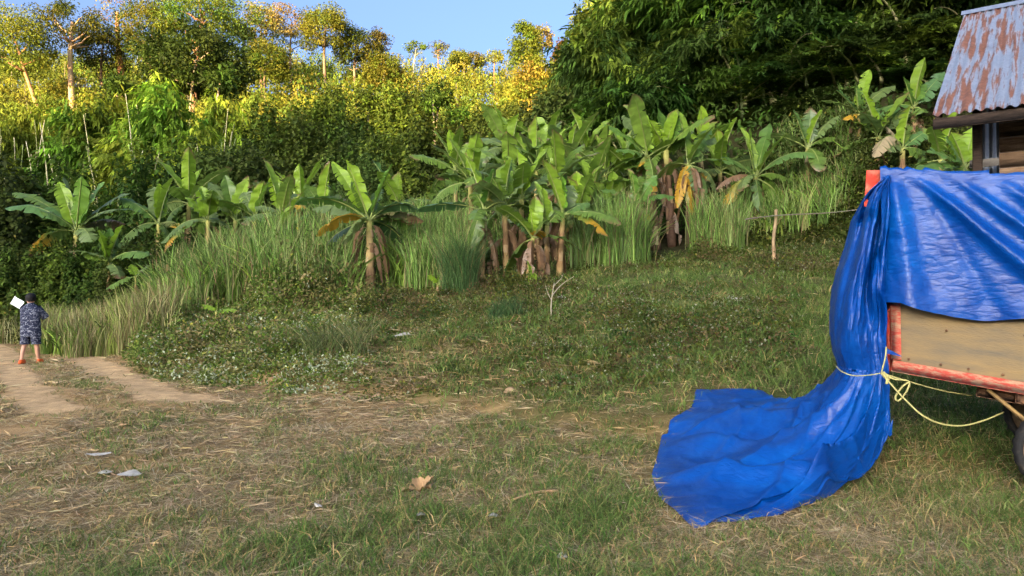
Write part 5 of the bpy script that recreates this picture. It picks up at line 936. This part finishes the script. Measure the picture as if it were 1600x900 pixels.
o = obj('dry_leaf', mb.mesh('dry_leaf', True), M_bark, None, tuple(b)); tag(o, 'big curled light brown dry leaf on the grass, lower centre', 'leaf')
def scrap(label, px, py, wpx, dpx, hgt, mat, seed, rot=0.0, cat='litter', name='plastic_scrap'):
    b = gp(px, py); k = b[1] / 1142; wd, dp = wpx * k, dpx * k * 4; rg = np.random.default_rng(seed); n = 12; G = []
    for u in np.linspace(-1, 1, n):
        r = []
        for v in np.linspace(-1, 1, 7):
            e = (1 - .75 * abs(u) ** 2.2 * rg.uniform(.7, 1.2)); x = u * wd / 2; y = v * dp / 2 * e; r.append([x * math.cos(rot) - y * math.sin(rot), x * math.sin(rot) + y * math.cos(rot), .025 + hgt * (.3 + .7 * vnoise(u * 2.5 + seed, v * 2 + seed, 3)) * (1 - .5 * u * u)])
        G.append(r)
    G = np.array(G); G[..., 2] += H(G[..., 0] + b[0], G[..., 1] + b[1]) - b[2]
    mb = MB(); mb.grid(G); o = obj(name, mb.mesh(name, True), mat, None, tuple(b)); return tag(o, label, cat)
scrap('larger flat white scrap in the straw at lower left', 202, 746, 34, 8, .025, M_white, 1)
scrap('narrow white scrap just left of the larger flat one', 164, 744, 20, 5, .02, M_white, 2, .4)
scrap('torn off-white scrap above the narrow one', 154, 716, 16, 9, .03, M_white, 3, -.9)
scrap('small white chip on the grass at the bottom centre', 657, 812, 14, 6, .03, M_white, 4, .3)
scrap('grey white scrap at the bottom edge below the tarp tip', 880, 878, 18, 6, .015, M_white, 5)
scrap('white plastic bag crumpled on the slope below the lone right banana', 1148, 471, 24, 6, .09, M_white, 6)
scrap('white rag beside the dead sapling', 874, 470, 20, 5, .10, M_white, 7)
scrap('pale strip of plastic in the weeds below the main banana plant', 632, 528, 30, 4, .10, M_white, 8, .2)
scrap('little white flake by the lower centre straw', 497, 799, 9, 5, .03, M_white, 9, .7)
scrap('pale flake near the light brown stick', 770, 813, 14, 5, .03, M_white, 10, -.2)
def stone(label, px, py, r, seed):
    b = gp(px, py); rg = np.random.default_rng(seed); th = np.linspace(0, 2 * math.pi, 15); ph = np.linspace(0, math.pi / 1.7, 7); G = []
    for t_ in th: G.append([[r * math.cos(t_) * math.sin(p_) * (1 + .5 * (vnoise(math.cos(t_) * 2 + seed, math.sin(t_) * 2 + p_ * 2, seed) - .5)), .8 * r * math.sin(t_) * math.sin(p_) * (1 + .5 * (vnoise(math.cos(t_) * 2 + seed, math.sin(t_) * 2 + p_, seed) - .5)), .75 * r * math.cos(p_)] for p_ in ph])
    mb = MB(); mb.grid(G); o = obj('stone', mb.mesh('stone', True), M_stone, None, (b[0], b[1], b[2] + .15 * r)); tag(o, label, 'stone', 'stones on the bank')
stone('pale stone on the bank right of the spiky grass clump', 578, 571, .055, 1); stone('biggest clod at the broken edge of the bank', 797, 613, .085, 2); stone('flat stone in the herbs left of the biggest clod', 618, 601, .045, 3); stone('brown clod near the foot of the bushy weeds', 470, 548, .09, 4)
stone('earth clod along the eroded lip of the bank', 590, 622, .08, 5); stone('second small clod along the eroded lip of the bank', 700, 634, .05, 6)

# ------------------------------------------------------------------ person on the path, seen from behind
def skinned(name, verts, edges, rad, root, sub=2):
    me = bpy.data.meshes.new(name); me.from_pydata([tuple(v) for v in verts], edges, []); o = bpy.data.objects.new('temporary', me); C.objects.link(o)
    m = o.modifiers.new('s', 'SKIN'); m.use_smooth_shade = True; sd = me.skin_vertices[0].data
    for i, r in enumerate(rad): sd[i].radius = (r, r) if np.isscalar(r) else r; sd[i].use_root = (i == root)
    u = o.modifiers.new('u', 'SUBSURF'); u.levels = sub; u.render_levels = sub
    dg = bpy.context.evaluated_depsgraph_get(); nm = bpy.data.meshes.new_from_object(o.evaluated_get(dg)); nm.name = name
    bpy.data.objects.remove(o); return nm
b = gp(47, 568); pe = thing('person', 'person in navy patterned shirt and shorts and orange clogs holding up a white sheet', 'person', tuple(b), R(4))
V = []; Ed = []; Rd = []
def J(p, r, par=None):
    V.append(p); Rd.append(r); i = len(V) - 1
    if par is not None: Ed.append((par, i))
    return i
pel = J((0, 0, .92), (.145, .11)); s1 = J((0, .01, 1.10), (.14, .10), pel); s2 = J((0, 0, 1.28), (.13, .085), s1); nk = J((0, .01, 1.44), .055, s2); hd0 = J((-.005, .03, 1.52), (.066, .075), nk); hd1 = J((-.01, .04, 1.61), (.078, .09), hd0); hd2 = J((-.01, .035, 1.68), (.05, .06), hd1)
nose = J((-.02, .14, 1.56), .014, hd0)
for s in (-1, 1):
    ear = J((-.01 + s * .085, .03, 1.57), .014, hd0)
    hip = J((s * .10, 0, .84), .085, pel); kn = J((s * .125, .02 + .02 * s, .50), .058, hip); cf = J((s * .13, -.01 + .06 * s, .33), .054, kn); an = J((s * .135, -.01 + .12 * s, .09), .036, cf); to = J((s * .15, .13 + .12 * s, .035), .034, an)
shl = J((-.165, 0, 1.33), .045, s2); ell = J((-.26, .20, 1.24), .042, shl); wrl = J((-.20, .27, 1.46), .028, ell)
shr = J((.165, 0, 1.33), .045, s2); elr = J((.25, .16, 1.13), .042, shr); wrr = J((.07, .30, 1.22), .028, elr)
for wr, dx, dz, sg in ((wrl, -.02, .09, -1), (wrr, -.08, .05, 1)):
    w0 = np.array(V[wr]); pm = J(tuple(w0 + np.array([dx * .7, .01, dz * .7])), (.036, .018), wr); pv = np.array(V[pm]); d = unit(np.array([dx, .02, dz])); sd = unit(np.cross(d, [0, 1, 0]))
    for k, (o_, l) in enumerate(((-.027, .065), (-.009, .075), (.009, .07), (.027, .055))):
        f0 = J(tuple(pv + sd * o_ + d * .03), .010, pm); f1 = J(tuple(pv + sd * o_ * 1.1 + d * (.03 + l * .55) + np.array([0, .01, 0])), .009, f0); J(tuple(pv + sd * o_ * 1.1 + d * (.03 + l * .8) + np.array([0, .03, 0])), .008, f1)
    th = J(tuple(pv + sd * .035 * sg - d * .01), .011, pm); J(tuple(pv + sd * .055 * sg + d * .03), .009, th)
M_skin = simple_mat('skin', (.55, .30, .19), .55, 8, (.48, .25, .16), 0, 1, .35)
obj('body', skinned('body', V, Ed, Rd, pel), M_skin, pe)
m, t, p = new_mat('navy_print_cloth'); tc = nd(t, 'ShaderNodeTexCoord'); mp = nd(t, 'ShaderNodeMapping'); mp.inputs['Rotation'].default_value = (0, .6, 0); mp.inputs['Scale'].default_value = (1, 1, 2.2); t.links.new(tc.outputs['Object'], mp.inputs[0])
nz = nd(t, 'ShaderNodeTexNoise', Scale=13.0, Detail=2.0, Distortion=1.6); t.links.new(mp.outputs[0], nz.inputs['Vector']); r_ = ramp(t, [(.50, (.018, .022, .045)), (.56, (.05, .06, .10)), (.62, (.34, .35, .38)), (.72, (.05, .06, .10))]); t.links.new(nz.outputs['Fac'], r_.inputs[0]); t.links.new(r_.outputs[0], p.inputs['Base Color']); p.inputs['Roughness'].default_value = .85; p.inputs['Specular IOR Level'].default_value = .15
M_cloth = m
def loft(mb, rings, n=28, fold=0.0, ph=0.0):
    G = []
    a = np.linspace(0, 2 * math.pi, n + 1)
    for cx, cy, cz, rx, ry in rings: G.append(np.stack([cx + rx * np.cos(a) * (1 + fold * np.sin(a * 5 + cz * 9 + ph)), cy + ry * np.sin(a) * (1 + fold * np.sin(a * 5 + cz * 9 + ph)), cz + 0 * a], -1))
    mb.grid(np.array(G))
mb = MB(); loft(mb, [(0, .01, .66, .232, .155), (0, .01, .72, .236, .16), (0, .01, .9, .226, .155), (0, .005, 1.1, .225, .150), (0, 0, 1.26, .232, .142), (0, 0, 1.36, .215, .12), (0, .005, 1.42, .13, .085), (0, .01, 1.46, .075, .07), (0, .012, 1.48, .07, .068)], 40, .03)
for s, e in ((-1, V[ell]), (1, V[elr])):
    p0 = np.array([s * .14, 0, 1.35]); e = np.array(e); q = np.linspace(0, 1.08, 8)[:, None]; mb.tube(p0 + (e - p0) * q, np.array([.09, .098, .098, .096, .094, .093, .092, .09]), 14, caps=False)
obj('shirt', mb.mesh('shirt', True), M_cloth, pe)
mb = MB(); loft(mb, [(0, .005, .95, .17, .13), (0, .005, .82, .205, .145), (0, .005, .74, .21, .145)], 30)
for s in (-1, 1): loft(mb, [(s * .095, .005, .86, .108, .125), (s * .105, .005, .74, .108, .125), (s * .115, .01 + .01 * s, .62, .105, .115), (s * .118, .015 + .02 * s, .47, .108, .112)], 24, .04, s)
obj('shorts', mb.mesh('shorts', True), M_cloth, pe)
hv = []; mb = MB(); a = np.linspace(0, 2 * math.pi, 37); G = []
for p_ in np.linspace(0, 1, 12):
    el = p_ * 2.45; G.append(np.stack([-.01 + .112 * np.cos(a) * math.sin(min(el, 1.95)) * (1 + .05 * np.sin(a * 7 + p_ * 9)), .02 + (.122 * np.sin(a)) * math.sin(min(el, 1.95)) * np.where(np.sin(a) > .5, .9, 1.0), 1.60 + .118 * math.cos(el) + np.where(np.sin(a) > .25, .10 * p_ ** 2, 0.0) + .012 * np.sin(a * 9 + p_ * 5) * p_], -1))
mb.grid(np.array(G)); obj('hair', mb.mesh('hair', True), simple_mat('black_hair', (.006, .005, .005), .6, 60, (.012, .010, .009), .4, 120, .2), pe)
M_orange = simple_mat('orange_rubber', (.75, .13, .025), .5, 10, (.68, .11, .02), 0, 1, .4)
for s in (-1, 1):
    mb = MB(); cx, cy = s * .142, .045 + .12 * s
    G = [np.stack([cx + w_ * np.cos(a), cy + l_ * np.sin(a) + o_, z_ + 0 * a], -1) for z_, w_, l_, o_ in ((.012, .052, .135, 0), (.035, .056, .138, 0), (.07, .052, .125, 0), (.095, .045, .095, -.01), (.105, .036, .06, -.03))]; mb.grid(np.array(G)); sho = obj('clog', mb.mesh('clog', True), M_orange, pe)
    mb = MB(); G = [np.stack([cx + .054 * np.cos(a), cy + .137 * np.sin(a), z_ + 0 * a], -1) for z_ in (-.012, .014)]; mb.grid(np.array(G)); obj('sole', mb.mesh('sole', True), M_rubber, sho)
pp = P(27, 473, np.array(b[1] + .24)); mb = MB(); cr_, sr_ = math.cos(R(-32)), math.sin(R(-32)); G = [[[x * cr_ - z_ * sr_, .02 * math.sin(x * 9), x * sr_ + z_ * cr_] for z_ in np.linspace(-.105, .105, 6)] for x in np.linspace(-.13, .13, 8)]; mb.grid(G); mb.grid(np.array(G) + np.array([0, .004, 0]))
o = obj('paper_sheet', mb.mesh('paper_sheet', True), simple_mat('white_paper', (.82, .82, .82), .7), None, tuple(pp)); tag(o, 'white sheet of paper held up in the left hand of the person', 'paper')

# ------------------------------------------------------------------ grass: short tufts, straw and lying stalks, thinning to nothing on the bare tracks
def scatter(n, Y0, Y1, um=.95):
    yy = Y0 * (Y1 / Y0) ** rng.random(n); xx = rng.uniform(-um, um, n) * yy; ok = ~inside(xx, yy, TARP_POLY); return xx[ok], yy[ok]
rng = np.random.default_rng(91)
def lawn(name, label, n, per, Y0, Y1, kind):
    mb = MB(); xx, yy = scatter(n, Y0, Y1); g = greenness(xx, yy); bn = bareness(xx, yy); pa = pathness(xx, yy); d = toe_d(xx, yy)
    keep = (rng.random(len(xx)) > np.clip(bn * .85 + sstep(-.15, .25, pa) * .97, 0, 1)) & (yy < 27)
    if kind == 'green': keep &= rng.random(len(xx)) < .14 + 1.1 * g
    if kind == 'straw': keep &= rng.random(len(xx)) < 1.08 - .92 * g
    if kind == 'litter': keep &= rng.random(len(xx)) < 1.05 - .9 * g
    xx, yy, g, d = xx[keep], yy[keep], g[keep], d[keep]; k = np.repeat(np.arange(len(xx)), per); n = len(k); sc_ = np.clip(yy / 6.5, .8, 3.2)[k]
    px = xx[k] + rng.normal(0, .035, n) * sc_; py = yy[k] + rng.normal(0, .035, n) * sc_; pos = np.stack([px, py, H(px, py) - .004], -1); tall = .6 + 1.1 * vnoise(xx * 1.3, yy * 1.3, 131)
    if kind == 'green':
        h = (.065 + .095 * g * tall + .09 * sstep(.5, 3, d) * g)[k] * rng.uniform(.5, 1.3, n); c = pal([(.095, .165, .03), (.13, .195, .04), (.075, .13, .025), (.20, .215, .065)], len(xx), .25)[k] * rng.uniform(.75, 1.25, (n, 1))
        dry = rng.random(n) < (.42 - .38 * g)[k]; c[dry] = pal([(.45, .31, .125), (.37, .25, .10)], dry.sum(), .25); mb.blades(pos, rng.uniform(0, 6.28, n), h, .0068 * sc_ * rng.uniform(.5, 1.5, n), rng.uniform(.3, 1.5, n), c, .35, 2)
    elif kind == 'straw':
        h = (.045 + .065 * tall)[k] * rng.uniform(.5, 1.5, n); c = pal([(.44, .335, .18), (.36, .265, .135), (.25, .19, .10), (.60, .49, .30), (.14, .115, .06)], n, .25); mb.blades(pos, rng.uniform(0, 6.28, n), h, .0080 * sc_ * rng.uniform(.5, 1.5, n), rng.uniform(.8, 3.2, n), c, .6, 1)
    else:
        h = rng.uniform(.06, .22, n) * np.clip(sc_, 1, 1.8); c = pal([(.55, .40, .19), (.48, .33, .15), (.60, .46, .25), (.38, .26, .13)], n, .2); az = rng.uniform(0, 6.28, n); dd = np.stack([np.cos(az), np.sin(az), rng.uniform(-.05, .22, n)], -1); pos[:, 2] += rng.uniform(.008, .03, n)
        mb.leaves(pos, dd, np.tile([0, -.2, 1.0], (n, 1)) + rng.normal(0, .3, (n, 3)), h, .009 * sc_ * rng.uniform(.5, 1.7, n), c, .03)
    o = obj(name, mb.mesh(name), M_grass); o['kind'] = 'stuff'; tag(o, label, 'grass')
lawn('short_grass', 'short green grass tufts, thickest towards the right and the bank', 23000, 8, 3.2, 27, 'green')
lawn('dry_grass', 'dry straw-coloured grass matted over the near ground', 25000, 9, 3.2, 27, 'straw')
lawn('straw_litter', 'broken dry stalks lying over the ground', 24000, 2, 3.2, 20, 'litter')
mb = MB(); nv = 5200; vx = rng.uniform(-17, -4.5, nv); vy = rng.uniform(9.5, 24, nv); pv_ = pathness(vx, vy); ok = (pv_ < -.06) & (pv_ > -4) & (rng.random(nv) < .9); vx, vy = vx[ok], vy[ok]; k = np.repeat(np.arange(len(vx)), 9); n = len(k)
bx_ = vx[k] + rng.normal(0, .06, n); by_ = vy[k] + rng.normal(0, .06, n); vc = pal([(.42, .31, .15), (.33, .24, .11), (.16, .20, .05), (.22, .22, .07), (.27, .19, .09)], len(vx), .25)[k] * rng.uniform(.75, 1.25, (n, 1)); ok = pathness(bx_, by_) < .05; bx_, by_, vc = bx_[ok], by_[ok], vc[ok]; n = len(bx_)
mb.blades(np.stack([bx_, by_, H(bx_, by_) - .004], -1), rng.uniform(0, 6.28, n), rng.uniform(.05, .16, n), .013 * rng.uniform(.5, 1.4, n), rng.uniform(.3, 1.5, n), vc, .35, 1)
o = obj('verge_grass', mb.mesh('verge_grass'), M_grass); o['kind'] = 'stuff'; tag(o, 'dry grass strip between the wheel ruts and along their edges', 'grass')
# wispy longer stalks by the trailer shadow and below the tarp edge
def stalks(boxes, label, name):
    mb = MB()
    for px, py, rad, n, h in boxes:
        b = gp(px, py); x = b[0] + rng.normal(0, rad, n); y_ = b[1] + rng.normal(0, rad, n); ok = ~inside(x, y_, TARP_POLY); x, y_ = x[ok], y_[ok]; n = len(x)
        c = pal([(.34, .27, .11), (.15, .20, .04), (.42, .32, .15), (.12, .17, .04)], n, .2); mb.blades(np.stack([x, y_, H(x, y_)], -1), rng.uniform(0, 6.28, n), h * rng.uniform(.4, 1.2, n), .005 * rng.uniform(.6, 1.4, n), rng.uniform(.3, 1.6, n), c, .35, 4)
    o = obj(name, mb.mesh(name), M_grass); o['kind'] = 'stuff'; tag(o, label, 'grass')
stalks([(1430, 790, .25, 130, .26), (1460, 820, .22, 120, .24), (1520, 780, .3, 90, .22), (1380, 810, .2, 70, .20), (1300, 850, .3, 60, .16), (1570, 830, .25, 90, .18), (1450, 740, .25, 50, .24), (960, 620, .35, 60, .16), (870, 760, .25, 50, .14), (1190, 850, .2, 40, .14)], 'longer wispy stalks between the tarp edge and the trailer wheel', 'long_stalks')
stalks([(220, 780, .22, 70, .16), (390, 735, .25, 60, .16), (70, 720, .25, 60, .14), (520, 760, .25, 50, .13), (300, 860, .25, 60, .13), (700, 800, .3, 50, .13)], 'scattered tufts of longer dry stalks in the left foreground', 'stalk_tufts')
